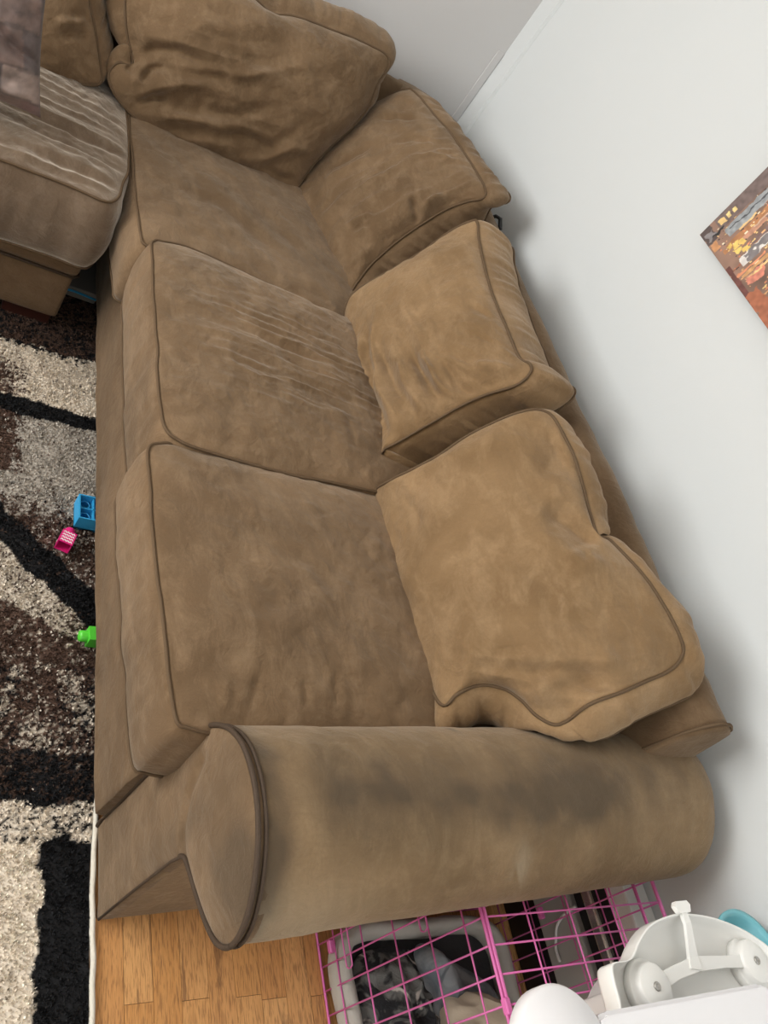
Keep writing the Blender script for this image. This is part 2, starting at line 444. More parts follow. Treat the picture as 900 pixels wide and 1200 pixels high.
CUSHION_SHAPES = {
"A":{"front":[[0.4521,2.4124,0.5974],[0.417,2.4081,0.5901],[0.4021,2.3902,0.5604],[0.416,2.375,0.5349],[0.4608,2.3599,0.5098],[0.5481,2.3456,0.4861],[0.693,2.3379,0.4732],[0.8765,2.3466,0.4877],[0.9881,2.3564,0.504],[1.0119,2.3728,0.5314],[1.0297,2.4045,0.5842],[1.0581,2.4386,0.641],[1.1116,2.4884,0.724],[1.1379,2.529,0.7916],[1.1381,2.5656,0.8527],[1.1534,2.5924,0.8974],[1.1362,2.6041,0.9168],[1.081,2.6042,0.917],[0.9758,2.5959,0.9032],[0.825,2.5819,0.8799],[0.7601,2.568,0.8567],[0.6806,2.5728,0.8646],[0.5095,2.5621,0.8468],[0.388,2.5299,0.7931],[0.3862,2.4847,0.7178],[0.4181,2.4443,0.6505]],"back":[[0.3971,2.5324,0.6474],[0.447,2.4781,0.6201],[0.4321,2.4602,0.5904],[0.446,2.445,0.5649],[0.4908,2.4299,0.5398],[0.5481,2.4856,0.5011],[0.693,2.4779,0.4882],[0.8765,2.4866,0.5027],[0.9881,2.4964,0.519],[1.0119,2.5128,0.5464],[1.0297,2.5445,0.5992],[1.0581,2.5786,0.656],[1.1116,2.6284,0.739],[1.1379,2.669,0.8066],[1.1381,2.7056,0.8677],[1.1534,2.7324,0.9124],[1.1362,2.7441,0.9318],[1.081,2.7442,0.932],[0.9758,2.7359,0.9182],[0.825,2.7219,0.8949],[0.7601,2.708,0.8717],[0.6806,2.7128,0.8796],[0.4795,2.7021,0.8618],[0.338,2.6699,0.8081],[0.3312,2.6047,0.7678],[0.3631,2.5643,0.7005]],"strokes":[[[[0.4555,2.3715,0.6458],[0.4872,2.3958,0.6864],[0.5379,2.4068,0.7046],[0.588,2.4058,0.703],[0.6221,2.4003,0.6939]],0.014,-0.012],
[[[0.4712,2.3617,0.6294],[0.5525,2.3849,0.6681],[0.6898,2.407,0.705],[0.7966,2.4376,0.756],[0.9033,2.4749,0.8182]],0.016,0.01],
[[[0.4638,2.3435,0.5992],[0.497,2.366,0.6366],[0.5371,2.3786,0.6576]],0.012,-0.014],
[[[0.4783,2.3355,0.5858],[0.5603,2.3585,0.624],[0.642,2.3717,0.6461]],0.013,0.01],
[[[0.4762,2.3162,0.5536],[0.5097,2.3387,0.5911],[0.5599,2.3441,0.6]],0.01,-0.013],
[[[0.517,2.3048,0.5346],[0.5936,2.3234,0.5656],[0.6658,2.3374,0.589],[0.7627,2.3507,0.6112],[0.8585,2.3567,0.6211]],0.014,0.01],
[[[0.549,2.3005,0.5274],[0.6474,2.3191,0.5585],[0.7623,2.3365,0.5874],[0.8652,2.3479,0.6064],[0.9117,2.3771,0.6551],[0.9552,2.411,0.7116]],0.016,-0.01],
[[[0.6329,2.3402,0.5937],[0.7268,2.3556,0.6194],[0.7834,2.382,0.6632],[0.8427,2.4066,0.7043]],0.013,-0.008],
[[[0.7689,2.2971,0.5218],[0.8593,2.3257,0.5694],[0.9291,2.355,0.6182],[0.9995,2.3714,0.6456]],0.014,0.009],
[[[0.5572,2.2879,0.5064],[0.665,2.2934,0.5157],[0.7942,2.2925,0.5142]],0.016,-0.008],
[[[0.4114,2.3827,0.6645],[0.4395,2.3673,0.6388],[0.4385,2.3464,0.604]],0.014,-0.016],
[[[0.3661,2.3975,0.6891],[0.409,2.3866,0.671],[0.4617,2.3914,0.679]],0.012,-0.008],
[[[0.8644,2.319,0.5582],[0.9374,2.3144,0.5506],[0.9954,2.3166,0.5542]],0.014,-0.008],
[[[0.5196,2.4342,0.7504],[0.6515,2.4602,0.7937],[0.7878,2.5062,0.8704]],0.025,0.006]],"fields":[[[0.6208,2.3579,0.6232],[0.9745,0.1155,0.1926],0.26,0.16,0.045,0.22,0.008],
[[0.8037,2.4715,0.8125],[0.95,0.1607,0.2679],0.2,0.12,0.06,0.2,0.005]]},"B":{"front":[[1.0199,2.3418,0.4979],[1.0431,2.2316,0.4894],[1.0761,2.1006,0.486],[1.1076,1.9926,0.4883],[1.1263,1.9437,0.4947],[1.1417,1.9629,0.5194],[1.1794,2.0148,0.5816],[1.2484,2.0685,0.6818],[1.3174,2.1018,0.7752],[1.3647,2.1008,0.8316],[1.3947,2.0931,0.865],[1.3993,2.1204,0.8795],[1.3826,2.206,0.8875],[1.3431,2.3552,0.8892],[1.3025,2.4843,0.883],[1.2668,2.5862,0.8736],[1.2524,2.6038,0.8621],[1.2135,2.6111,0.818],[1.1574,2.5817,0.7411],[1.1014,2.5249,0.6555],[1.0462,2.4452,0.5633],[1.0191,2.3976,0.5152]],"back":[[1.1699,2.3518,0.4779],[1.1931,2.2416,0.4694],[1.2261,2.1106,0.466],[1.2576,2.0026,0.4683],[1.2563,1.9437,0.4747],[1.2717,1.9629,0.4994],[1.3294,2.0248,0.5616],[1.3984,2.0785,0.6618],[1.4674,2.1118,0.7552],[1.4497,2.1108,0.8516],[1.4797,2.1031,0.885],[1.4843,2.1304,0.8995],[1.4626,2.206,0.8875],[1.4231,2.3552,0.8892],[1.3825,2.4843,0.883],[1.4168,2.5962,0.8536],[1.4024,2.6138,0.8421],[1.3635,2.6211,0.798],[1.3074,2.5917,0.7211],[1.2514,2.5349,0.6355],[1.1962,2.4552,0.5433],[1.1691,2.4076,0.4952]],"strokes":[[[[1.2293,2.0529,0.7334],[1.2269,2.088,0.7421],[1.2185,2.1389,0.7488]],0.012,-0.013999999999999999],
[[[1.2355,2.0488,0.7395],[1.2558,2.1028,0.7816],[1.2882,2.1267,0.8282]],0.014,0.013999999999999999],
[[[1.2676,2.0725,0.7857],[1.2998,2.0962,0.832],[1.3555,2.0815,0.894]],0.016,-0.0112],
[[[1.056,2.3424,0.621],[1.1098,2.3663,0.6933],[1.1501,2.369,0.7423]],0.012,-0.006999999999999999],
[[[1.0359,2.3198,0.5895],[1.0896,2.3195,0.6537],[1.1497,2.3267,0.728]],0.012,0.0056],
[[[1.0169,2.2144,0.5321],[1.0508,2.0787,0.5282],[1.102,1.9377,0.5433]],0.02,-0.0084],
[[[1.2445,2.4201,0.8721],[1.1984,2.4657,0.832],[1.1579,2.4694,0.7846]],0.01,-0.006999999999999999],
[[[1.2746,2.3126,0.8729],[1.2294,2.3442,0.8292],[1.19,2.3596,0.787]],0.01,-0.006999999999999999],
[[[1.3107,2.2276,0.8882],[1.2729,2.2537,0.8515],[1.2279,2.2728,0.8039]],0.01,0.006999999999999999],
[[[1.096,2.0945,0.5875],[1.1217,2.1003,0.6203],[1.1408,2.0768,0.6354]],0.008,-0.0056],
[[[1.083,2.1141,0.5785],[1.1284,2.1299,0.6379],[1.1475,2.1061,0.653]],0.008,0.0056]],"fields":[[[1.151,2.1527,0.6725],[0.5849,0.2334,0.7768],0.18,0.18,0.03,0.12,0.0045],
[[1.3053,2.2023,0.8734],[-0.6127,-0.1369,-0.7784],0.08,0.2,0.02,0.08,0.004]]},"C":{"front":[[1.0654,1.7607,0.502],[1.0589,1.6711,0.4914],[1.0559,1.543,0.4866],[1.059,1.3872,0.4917],[1.064,1.283,0.4997],[1.038,1.2404,0.543],[1.0439,1.2504,0.5524],[1.0767,1.2538,0.6053],[1.1361,1.2716,0.7011],[1.1808,1.2714,0.7732],[1.2178,1.2626,0.8328],[1.2361,1.2748,0.8624],[1.2401,1.2983,0.8689],[1.2314,1.3374,0.8548],[1.2322,1.4664,0.8562],[1.2362,1.6258,0.8627],[1.2443,1.7577,0.8756],[1.2542,1.8304,0.8916],[1.2493,1.8494,0.8837],[1.2196,1.851,0.8358],[1.1633,1.8254,0.745],[1.1082,1.8123,0.6561],[1.0547,1.7959,0.5699]],"back":[[1.2354,1.7607,0.482],[1.2289,1.6711,0.4714],[1.2259,1.543,0.4666],[1.229,1.3872,0.4717],[1.234,1.283,0.4797],[1.188,1.2404,0.523],[1.1939,1.2504,0.5324],[1.2267,1.2538,0.5853],[1.3061,1.2716,0.6811],[1.3508,1.2714,0.7532],[1.3728,1.2626,0.8208],[1.3911,1.2748,0.8504],[1.3951,1.2983,0.8569],[1.3814,1.3374,0.8348],[1.3822,1.4664,0.8362],[1.3862,1.6258,0.8427],[1.3943,1.7577,0.8556],[1.4042,1.8304,0.8716],[1.3993,1.8494,0.8637],[1.3896,1.851,0.8158],[1.3333,1.8254,0.725],[1.2782,1.8123,0.6361],[1.2247,1.7959,0.5499]],"strokes":[[[[1.0243,1.654,0.6157],[1.008,1.5433,0.5893],[1.0049,1.4047,0.5844],[1.0123,1.2655,0.5964]],0.012,-0.0084],
[[[1.0437,1.6742,0.647],[1.021,1.5485,0.6104],[1.0175,1.4098,0.6047],[1.0281,1.2397,0.6218]],0.012,0.0084],
[[[1.0377,1.5492,0.6373],[1.03,1.4149,0.6249],[1.0443,1.249,0.6479]],0.012,-0.0084],
[[[1.0545,1.5178,0.6643],[1.0473,1.3948,0.6528],[1.0603,1.2856,0.6737],[1.0658,1.2433,0.6827]],0.012,0.0084],
[[[1.0731,1.4741,0.6945],[1.0754,1.3717,0.6982],[1.0904,1.2611,0.7224]],0.012,-0.0096],
[[[1.0856,1.4486,0.7146],[1.0875,1.348,0.7177],[1.1042,1.2547,0.7446]],0.011,0.0084],
[[[1.1054,1.3947,0.7466],[1.1142,1.2983,0.7607],[1.1294,1.2533,0.7853]],0.012,-0.0084],
[[[1.134,1.3316,0.7926],[1.16,1.3101,0.8346],[1.1898,1.2728,0.8826]],0.016,0.012],
[[[1.133,1.2766,0.791],[1.1611,1.2716,0.8363],[1.1895,1.2294,0.8821]],0.013,-0.0084],
[[[1.1588,1.5228,0.8326],[1.1741,1.4711,0.8573],[1.1809,1.4417,0.8682]],0.01,-0.0048],
[[[1.007,1.6536,0.5878],[0.9968,1.5569,0.5714],[0.9978,1.4128,0.5729]],0.009,0.006]],"fields":[[[1.0507,1.3908,0.6584],[0.051,-0.9953,0.0822],0.24,0.12,0.026,0.22,0.0055],
[[1.1533,1.3857,0.8238],[-0.2925,0.8318,-0.4717],0.1,0.2,0.02,0.1,0.003]]},"D":{"front":[[1.0194,1.1388,0.495],[1.0143,1.0403,0.495],[1.0179,0.919,0.495],[1.0223,0.7838,0.5],[1.026,0.6713,0.515],[1.0117,0.5976,0.55],[1.0237,0.6062,0.58],[1.0688,0.6196,0.6],[1.1072,0.6063,0.62],[1.1301,0.5767,0.635],[1.1399,0.5397,0.65],[1.1598,0.5175,0.665],[1.183,0.5221,0.68],[1.1893,0.5286,0.73],[1.2533,0.544,0.765],[1.3457,0.5696,0.795],[1.3879,0.5983,0.825],[1.3775,0.6283,0.845],[1.3529,0.6944,0.855],[1.3189,0.7671,0.855],[1.2889,0.8314,0.845],[1.2527,0.8354,0.845],[1.2513,0.8911,0.85],[1.227,0.9952,0.88],[1.213,1.0771,0.89],[1.1997,1.1214,0.885],[1.1546,1.127,0.86],[1.0928,1.1163,0.78],[1.0366,1.0996,0.68],[1.0101,1.1191,0.58]],"back":[[1.1694,1.1488,0.465],[1.1643,1.0503,0.465],[1.1679,0.929,0.465],[1.1723,0.7938,0.47],[1.176,0.6813,0.485],[1.0617,0.5626,0.465],[1.0737,0.5712,0.495],[1.1188,0.5846,0.515],[1.1572,0.5713,0.535],[1.1801,0.5417,0.55],[1.1718,0.529,0.635],[1.2085,0.5067,0.645],[1.2409,0.4952,0.66],[1.2767,0.4951,0.68],[1.3393,0.5174,0.715],[1.4207,0.5401,0.755],[1.4694,0.5614,0.78],[1.4654,0.6031,0.81],[1.4472,0.6692,0.825],[1.3955,0.7435,0.83],[1.3389,0.8414,0.805],[1.3027,0.8454,0.805],[1.3363,0.8911,0.82],[1.312,0.9952,0.85],[1.298,1.0771,0.86],[1.2847,1.1214,0.855],[1.3046,1.137,0.83],[1.2428,1.1263,0.75],[1.1866,1.1096,0.65],[1.1601,1.1291,0.55]],"strokes":[[[[1.167,0.7825,0.8988],[1.1548,0.8261,0.8756],[1.1448,0.8632,0.8566],[1.1293,0.8966,0.8275]],0.03,-0.022000000000000002],
[[[1.1737,0.7556,0.9118],[1.1528,0.7488,0.8734],[1.1356,0.7865,0.8409]],0.018,0.0088],
[[[1.0647,0.5316,0.7146],[1.0728,0.5574,0.729],[1.0943,0.5721,0.7684],[1.1157,0.5866,0.8077]],0.016,0.011000000000000001],
[[[1.1427,0.4981,0.859],[1.1207,0.5328,0.8178],[1.0976,0.5692,0.7745]],0.016,-0.0099],
[[[1.1805,0.5126,0.9283],[1.1511,0.5225,0.8739],[1.1169,0.5121,0.8111]],0.014,-0.007700000000000001],
[[[1.1465,0.5924,0.8644],[1.1285,0.5751,0.8315],[1.1106,0.5579,0.7987]],0.02,0.006600000000000001],
[[[1.0098,0.6109,0.612],[1.026,0.667,0.6411],[1.0195,0.7096,0.6282]],0.02,0.0055000000000000005],
[[[1.064,0.5985,0.7122],[1.0584,0.638,0.7012],[1.0418,0.6618,0.6702]],0.02,-0.006600000000000001],
[[[1.0071,1.0716,0.5992],[1.0135,1.0053,0.6123],[1.0156,0.9466,0.617]],0.01,-0.0044],
[[[1.1687,1.0788,0.897],[1.1643,1.0006,0.8901],[1.1458,0.9432,0.857]],0.03,-0.0088],
[[[1.1276,1.1077,0.8207],[1.1025,1.0657,0.7751],[1.0659,1.0742,0.7076]],0.03,0.006600000000000001]],"fields":[[[1.108,0.5437,0.7942],[-0.4493,0.3216,-0.8335],0.2,0.1,0.034,0.14,0.01],
[[1.0606,0.8453,0.7017],[0.2357,-0.8618,0.4491],0.2,0.2,0.06,0.12,0.004],
[[1.168,0.8318,0.8999],[-0.2335,0.8646,-0.4449],0.12,0.12,0.03,0.1,0.005]]},"S3":{"front":[[0.4866,1.1032,0.5],[0.4871,1.0293,0.5],[0.492,0.8754,0.5],[0.4984,0.7225,0.5],[0.5054,0.6086,0.5],[0.5118,0.5524,0.5],[0.525,0.545,0.5],[0.6,0.535,0.5],[0.8,0.535,0.5],[1.05,0.54,0.5],[1.17,0.56,0.5],[1.19,0.65,0.5],[1.19,1.05,0.5],[1.17,1.14,0.5],[1.011,1.1376,0.5],[0.8633,1.1362,0.5],[0.7184,1.1366,0.5],[0.5587,1.1322,0.5],[0.5112,1.1249,0.5]],"back":[[0.4866,1.1032,0.33],[0.4871,1.0293,0.33],[0.492,0.8754,0.33],[0.4984,0.7225,0.33],[0.5054,0.6086,0.33],[0.5118,0.5524,0.33],[0.525,0.545,0.33],[0.6,0.535,0.33],[0.8,0.535,0.33],[1.05,0.54,0.33],[1.17,0.56,0.33],[1.19,0.65,0.33],[1.19,1.05,0.33],[1.17,1.14,0.33],[1.011,1.1376,0.33],[0.8633,1.1362,0.33],[0.7184,1.1366,0.33],[0.5587,1.1322,0.33],[0.5112,1.1249,0.33]],"strokes":[[[[0.8486,0.8351,0.53],[0.7415,0.7603,0.53],[0.6535,0.6792,0.53]],0.03,0.004],
[[[0.4643,0.9983,0.53],[0.5674,1.0722,0.53],[0.7549,1.0865,0.53]],0.03,0.003],
[[[0.6316,0.5688,0.53],[0.6444,0.6461,0.53]],0.008,-0.003],
[[[0.7277,0.5768,0.53],[0.7353,0.6405,0.53]],0.008,-0.003],
[[[0.7966,0.5825,0.53],[0.8046,0.6565,0.53]],0.008,-0.003],
[[[0.5785,0.5573,0.53],[0.5927,0.6247,0.53]],0.008,0.003]],"fields":[]},"S2":{"front":[[0.5118,1.7269,0.515],[0.5105,1.5438,0.515],[0.5104,1.3231,0.515],[0.5119,1.201,0.515],[0.5183,1.1525,0.515],[0.5398,1.1331,0.515],[0.5961,1.1231,0.515],[0.768,1.1189,0.515],[0.9934,1.1358,0.515],[1.12,1.15,0.515],[1.19,1.18,0.515],[1.2,1.28,0.515],[1.2,1.72,0.515],[1.18,1.8,0.515],[1.0437,1.7623,0.515],[0.9158,1.7682,0.515],[0.767,1.7818,0.515],[0.6169,1.7943,0.515],[0.5392,1.7751,0.515],[0.5195,1.7622,0.515]],"back":[[0.5118,1.7269,0.33],[0.5105,1.5438,0.33],[0.5104,1.3231,0.33],[0.5119,1.201,0.33],[0.5183,1.1525,0.33],[0.5398,1.1331,0.33],[0.5961,1.1231,0.33],[0.768,1.1189,0.33],[0.9934,1.1358,0.33],[1.12,1.15,0.33],[1.19,1.18,0.33],[1.2,1.28,0.33],[1.2,1.72,0.33],[1.18,1.8,0.33],[1.0437,1.7623,0.33],[0.9158,1.7682,0.33],[0.767,1.7818,0.33],[0.6169,1.7943,0.33],[0.5392,1.7751,0.33],[0.5195,1.7622,0.33]],"strokes":[[[[0.637,1.567,0.55],[0.711,1.5334,0.55],[0.7718,1.5219,0.55]],0.006,0.003],
[[[0.7692,1.5025,0.55],[0.8233,1.4986,0.55],[0.8721,1.5096,0.55]],0.006,0.003],
[[[0.6749,1.3614,0.55],[0.7232,1.3502,0.55],[0.791,1.3465,0.55]],0.006,0.003],
[[[0.7964,1.3819,0.55],[0.868,1.3787,0.55],[0.9426,1.3754,0.55]],0.006,0.003]],"fields":[[[0.8436,1.4515,0.55],[0.9971,-0.0759,0.0],0.22,0.17,0.019,0.12,0.0034],
[[0.7595,1.6739,0.55],[0.9897,0.1431,0.0],0.2,0.1,0.03,0.15,0.002]]},"S1":{"front":[[0.4814,2.2926,0.49],[0.4866,2.1233,0.49],[0.4909,1.9484,0.49],[0.4995,1.8025,0.49],[0.51,1.775,0.49],[0.58,1.765,0.49],[0.8,1.765,0.49],[1.1,1.775,0.49],[1.18,1.8,0.49],[1.2,1.9,0.49],[1.2,2.5,0.49],[1.16,2.6,0.49],[0.7,2.6,0.49],[0.55,2.59,0.49],[0.485,2.5,0.49],[0.483,2.38,0.49]],"back":[[0.4814,2.2926,0.31],[0.4866,2.1233,0.31],[0.4909,1.9484,0.31],[0.4995,1.8025,0.31],[0.51,1.775,0.31],[0.58,1.765,0.31],[0.8,1.765,0.31],[1.1,1.775,0.31],[1.18,1.8,0.31],[1.2,1.9,0.31],[1.2,2.5,0.31],[1.16,2.6,0.31],[0.7,2.6,0.31],[0.55,2.59,0.31],[0.485,2.5,0.31],[0.483,2.38,0.31]],"strokes":[[[[0.5731,2.0448,0.52],[0.7194,2.0538,0.52],[0.8855,1.929,0.52]],0.03,-0.005],
[[[0.6306,2.1952,0.52],[0.8218,2.0453,0.52]],0.03,0.004],
[[[0.8332,2.1368,0.52],[0.9767,1.9864,0.52]],0.025,-0.004]],"fields":[]},"SL":{"front":[[0.175,1.8773,0.49],[0.2573,1.8871,0.49],[0.3444,1.8902,0.49],[0.4092,1.8881,0.49],[0.4344,1.9104,0.49],[0.4522,1.9687,0.49],[0.4672,2.0666,0.49],[0.4743,2.1891,0.49],[0.4726,2.3304,0.49],[0.47,2.5,0.49],[0.45,2.58,0.49],[0.2,2.6,0.49],[-0.35,2.6,0.49],[-0.42,2.58,0.49],[-0.42,1.87,0.49],[-0.35,1.83,0.49],[-0.1,1.84,0.49]],"back":[[0.185,1.8773,0.285],[0.2673,1.8871,0.285],[0.3544,1.8902,0.285],[0.4192,1.8881,0.285],[0.4444,1.9104,0.285],[0.4622,1.9687,0.285],[0.4772,2.0666,0.285],[0.4843,2.1891,0.285],[0.4826,2.3304,0.285],[0.48,2.5,0.285],[0.46,2.58,0.285],[0.21,2.6,0.285],[-0.34,2.6,0.285],[-0.41,2.58,0.285],[-0.41,1.87,0.285],[-0.34,1.83,0.285],[-0.09,1.84,0.285]],"strokes":[],"fields":[[[0.3216,2.057,0.52],[0.9982,0.06,0.0],0.26,0.22,0.03,0.34,0.0048]]},"Lb":{"front":[[-0.0148,2.3221,0.4243],[0.0769,2.3316,0.4431],[0.1911,2.3455,0.471],[0.291,2.3577,0.4953],[0.3683,2.3696,0.5192],[0.3858,2.3775,0.5349],[0.3764,2.3906,0.5612],[0.3433,2.4179,0.6158],[0.3112,2.4444,0.6688],[0.2773,2.4741,0.7282],[0.2453,2.4894,0.7587],[0.1461,2.4827,0.7453],[-0.0365,2.4665,0.713],[-0.1425,2.431,0.6421],[-0.1204,2.3861,0.5522],[-0.0607,2.3389,0.4578]],"back":[[-0.0028,2.4621,0.4543],[0.0889,2.4716,0.4731],[0.2031,2.4855,0.501],[0.303,2.4977,0.5253],[0.3803,2.5096,0.5492],[0.3978,2.5175,0.5649],[0.3884,2.5306,0.5912],[0.3553,2.5579,0.6458],[0.3232,2.5844,0.6988],[0.2893,2.6141,0.7582],[0.2573,2.6294,0.7887],[0.1581,2.6227,0.7753],[-0.0245,2.6065,0.743],[-0.1305,2.571,0.6721],[-0.1084,2.5261,0.5822],[-0.0487,2.4789,0.4878]],"strokes":[[[[0.2419,2.367,0.6258],[0.2759,2.3796,0.651],[0.3122,2.3897,0.6711]],0.012,0.008],
[[[0.251,2.3534,0.5986],[0.2843,2.3674,0.6266],[0.33,2.3747,0.6413]],0.012,-0.008],
[[[0.267,2.3822,0.6563],[0.296,2.3921,0.6761],[0.3165,2.3938,0.6795]],0.01,-0.006]],"fields":[]}}

# ================================================================== the setting
floor = box('floor', (XL, YR, -.05), (XW, YW, -.012), 'subfloor')
tag(floor, 'orange oak strip floorboards running beside the rug', kind='structure')
PW = .0535
proto = {}
for r in range(24):
    x0 = .40+r*PW
    y = -1.0-((r*0.37) % .33)
    k = 0
    while y < YW-.01:
        ln = .45+((r*7+k*5) % 9)*.075
        y1 = min(y+ln, YW-.001)
        if x0+PW < XW:
            bm = rbox((x0+.0004, y+.0004, -.012), (x0+PW-.0004, y1-.0004, 0.0), 0, 1)
            bm_obj('plank', bm, 'oak', floor)
        y = y1; k += 1
# the rest of the boards (left of the rug's sofa edge and behind the camera) as wider runs
for r in range(56):
    x0 = .40-(r+1)*PW
    if x0 < XL: break
    bm_obj('plank', rbox((x0+.0006, YR, -.012), (x0+PW-.0006, YW-.001, 0.0), .0009, 1), 'oak', floor)
T = .1
def wall(name, parts, mat, label):
    bm = bmesh.new()
    for lo, hi in parts: rbox(lo, hi, 0, 1, bm)
    o = bm_obj(name, bm, mat); return tag(o, label, kind='structure')
wall('wall_right', [((XW, YR-T, -.05), (XW+T, YW+T, ZC))], 'wall_paint', 'white painted wall behind the long sofa')
wall('wall_far', [((XL-T, YW, -.05), (XW, YW+T, ZC))], 'wall_paint_shaded', 'painted wall behind the sofa corner, colour darkened for its shade')
a0, a1, b0, b1 = WIN_L
wall('wall_left', [((XL-T, YR, -.05), (XL, a0, ZC)), ((XL-T, a1, -.05), (XL, YW, ZC)), ((XL-T, a0, -.05), (XL, a1, b0)), ((XL-T, a0, b1), (XL, a1, ZC))], 'wall_paint', 'white wall with the daylight window')
c0_, c1_, d0, d1 = WIN_R
wall('wall_rear', [((XL, YR-T, -.05), (c0_, YR, ZC)), ((c1_, YR-T, -.05), (XW, YR, ZC)), ((c0_, YR-T, -.05), (c1_, YR, d0)), ((c0_, YR-T, d1), (c1_, YR, ZC))], 'wall_paint', 'white wall behind the camera with a window')
wall('ceiling', [((XL-T, YR-T, ZC), (XW+T, YW+T, ZC+.08))], 'ceiling_paint', 'plain white ceiling')
def window(name, axis, lo, hi, label):
    w = thing(name, label, None, tuple((np.array(lo)+np.array(hi))/2)); w['kind'] = 'structure'
    lo = np.array(lo); hi = np.array(hi)
    t = .05; j = 1-axis
    bm = bmesh.new()
    def bar(p, q): rbox(tuple(p), tuple(q), 0, 1, bm)
    for zz in (lo[2], hi[2]-t, (lo[2]+hi[2])/2-t/2):
        p = lo.copy(); q = hi.copy(); p[2] = zz; q[2] = zz+t; bar(p, q)
    for s in (lo[j], hi[j]-t):
        p = lo.copy(); q = hi.copy(); p[j] = s; q[j] = s+t; bar(p, q)
    bm_obj('window_frame', bm, 'trim_white', w)
    for zz in ((lo[2]+t, (lo[2]+hi[2])/2-t/2), ((lo[2]+hi[2])/2+t/2, hi[2]-t)):
        p = lo.copy(); q = hi.copy(); p[j] += t; q[j] -= t; p[2], q[2] = zz
        mid = (lo[axis]+hi[axis])/2; p[axis] = mid-.003; q[axis] = mid+.003
        box('pane', tuple(p), tuple(q), 'glass_pane', w)
window('window_1', 0, (XL-T, a0, b0), (XL-.04, a1, b1), 'white sash window in the left wall')
window('window_2', 1, (c0_, YR-T, d0), (c1_, YR-.04, d1), 'white sash window in the rear wall')
# strip at the corner: a flat white batten with a slightly wavy caulked edge
tz = np.linspace(0, ZC-.001, 60)
yy = YW-.098+.004*np.sin(tz*7+1)+.003*np.sin(tz*17)
V, F = [], []
for i, z in enumerate(tz):
    V += [(XW-.0005, YW-.0005, z), (XW-.010, YW-.0005, z), (XW-.010, yy[i]+.006, z), (XW-.0005, yy[i], z)]
for i in range(len(tz)-1):
    for k in range(4):
        l = (k+1) % 4; F.append((i*4+k, i*4+l, i*4+4+l, i*4+4+k))
F.append((0, 1, 2, 3)); F.append(tuple(len(V)-4+k for k in (3, 2, 1, 0)))
tag(mesh_obj('trim_1', V, F, 'wall_paint', None, False), 'flat white batten running up the wall corner', kind='structure')
box('trim_2', (XW-.040, YW-.005, .01), (XW-.011, YW-.0005, 1.062), 'wall_paint_shaded', None, .002, 2)
tag(bpy.data.objects['trim_2'], 'short white cord channel on the far wall at the corner', kind='structure')

# ================================================================== the sofa frame
sofa = thing('sectional_sofa', 'brown microsuede sectional sofa with rolled arm and piped edges', 'sofa', (1.0, 1.6, 0))
sofa_name = 'sectional_sofa'
SO = np.array([1.0, 1.6, 0])
def sweep(name, prof, path_axis, s0, s1, mat, parent, ns=80, amp=.003, seed=0, zscale=None, cap_bulge=.012, taper_end=None, shift=None, start_bulge=None):
    """prof: open/closed outline given in the two other axes, closed loop; swept along path_axis (0=x,1=y)"""
    C = np.array(prof, float); n = 150
    t = even_t(np.c_[C, np.zeros(len(C))], n); P2 = catmull(C, t)
    c2 = P2.mean(0)
    V = []; F = []
    S = np.linspace(s0, s1, ns)
    for s in S:
        u = (s-s0)/(s1-s0)
        q = P2.copy()
        if zscale: q[:, 1] *= zscale(u)
        if taper_end: q = c2+(q-c2)*taper_end(u)
        if shift: q[:, 0] += shift(u)
        row = np.zeros((n, 3)); row[:, path_axis] = s; row[:, 1-path_axis] = q[:, 0]; row[:, 2] = q[:, 1]
        V.append(row)
    V = np.concatenate(V)
    D2 = V.copy(); D2[:, path_axis] = 0
    cen = np.zeros(3); cen[1-path_axis] = c2[0]; cen[2] = c2[1]
    dirn = D2-cen; dirn /= np.linalg.norm(dirn, axis=1)[:, None]+1e-9
    V = V+dirn*(amp*fbm(V, 6, seed, 2)+amp*.35*fbm(V, 28, seed+2, 2))[:, None]
    for i in range(ns-1):
        for k in range(n):
            l = (k+1) % n; F.append((i*n+k, i*n+l, (i+1)*n+l, (i+1)*n+k))
    V = list(map(tuple, V))
    for end, sgn in ((0, -1 if s1 > s0 else 1), (ns-1, 1 if s1 > s0 else -1)):
        cb = start_bulge if (end == 0 and start_bulge is not None) else cap_bulge; ring = np.array(V[end*n:(end+1)*n]); c = ring.mean(0); prev = end*n
        for r in (.96, .85, .6, .3):
            P = c+(ring-c)*r; P[:, path_axis] += sgn*cb*(1-r**3)
            base = len(V); V += list(map(tuple, P))
            for k in range(n):
                l = (k+1) % n; F.append((prev+k, prev+l, base+l, base+k))
            prev = base
        c = c.copy(); c[path_axis] += sgn*cb; V.append(tuple(c))
        for k in range(n): F.append((prev+k, prev+(k+1) % n, len(V)-1))
    o = mesh_obj(name, V, F, mat, parent)
    bm = bmesh.new(); bm.from_mesh(o.data); bmesh.ops.recalc_face_normals(bm, faces=bm.faces); bm.to_mesh(o.data); bm.free()
    return o, P2
# seat base of the long side with its front rail
base = box('base', (.60, .42, .058), (1.50, 2.78, .31), 'suede_frame', sofa, .02, 3, True)
frp = [(.542, .066), (.540, .10), (.542, .18), (.550, .25), (.568, .30), (.60, .315), (.64, .31), (.64, .18), (.64, .07), (.60, .060)]
rail, _ = sweep('front_rail', frp, 1, .572, 2.62, 'suede_frame', sofa, 120, .004, 11, cap_bulge=.002)
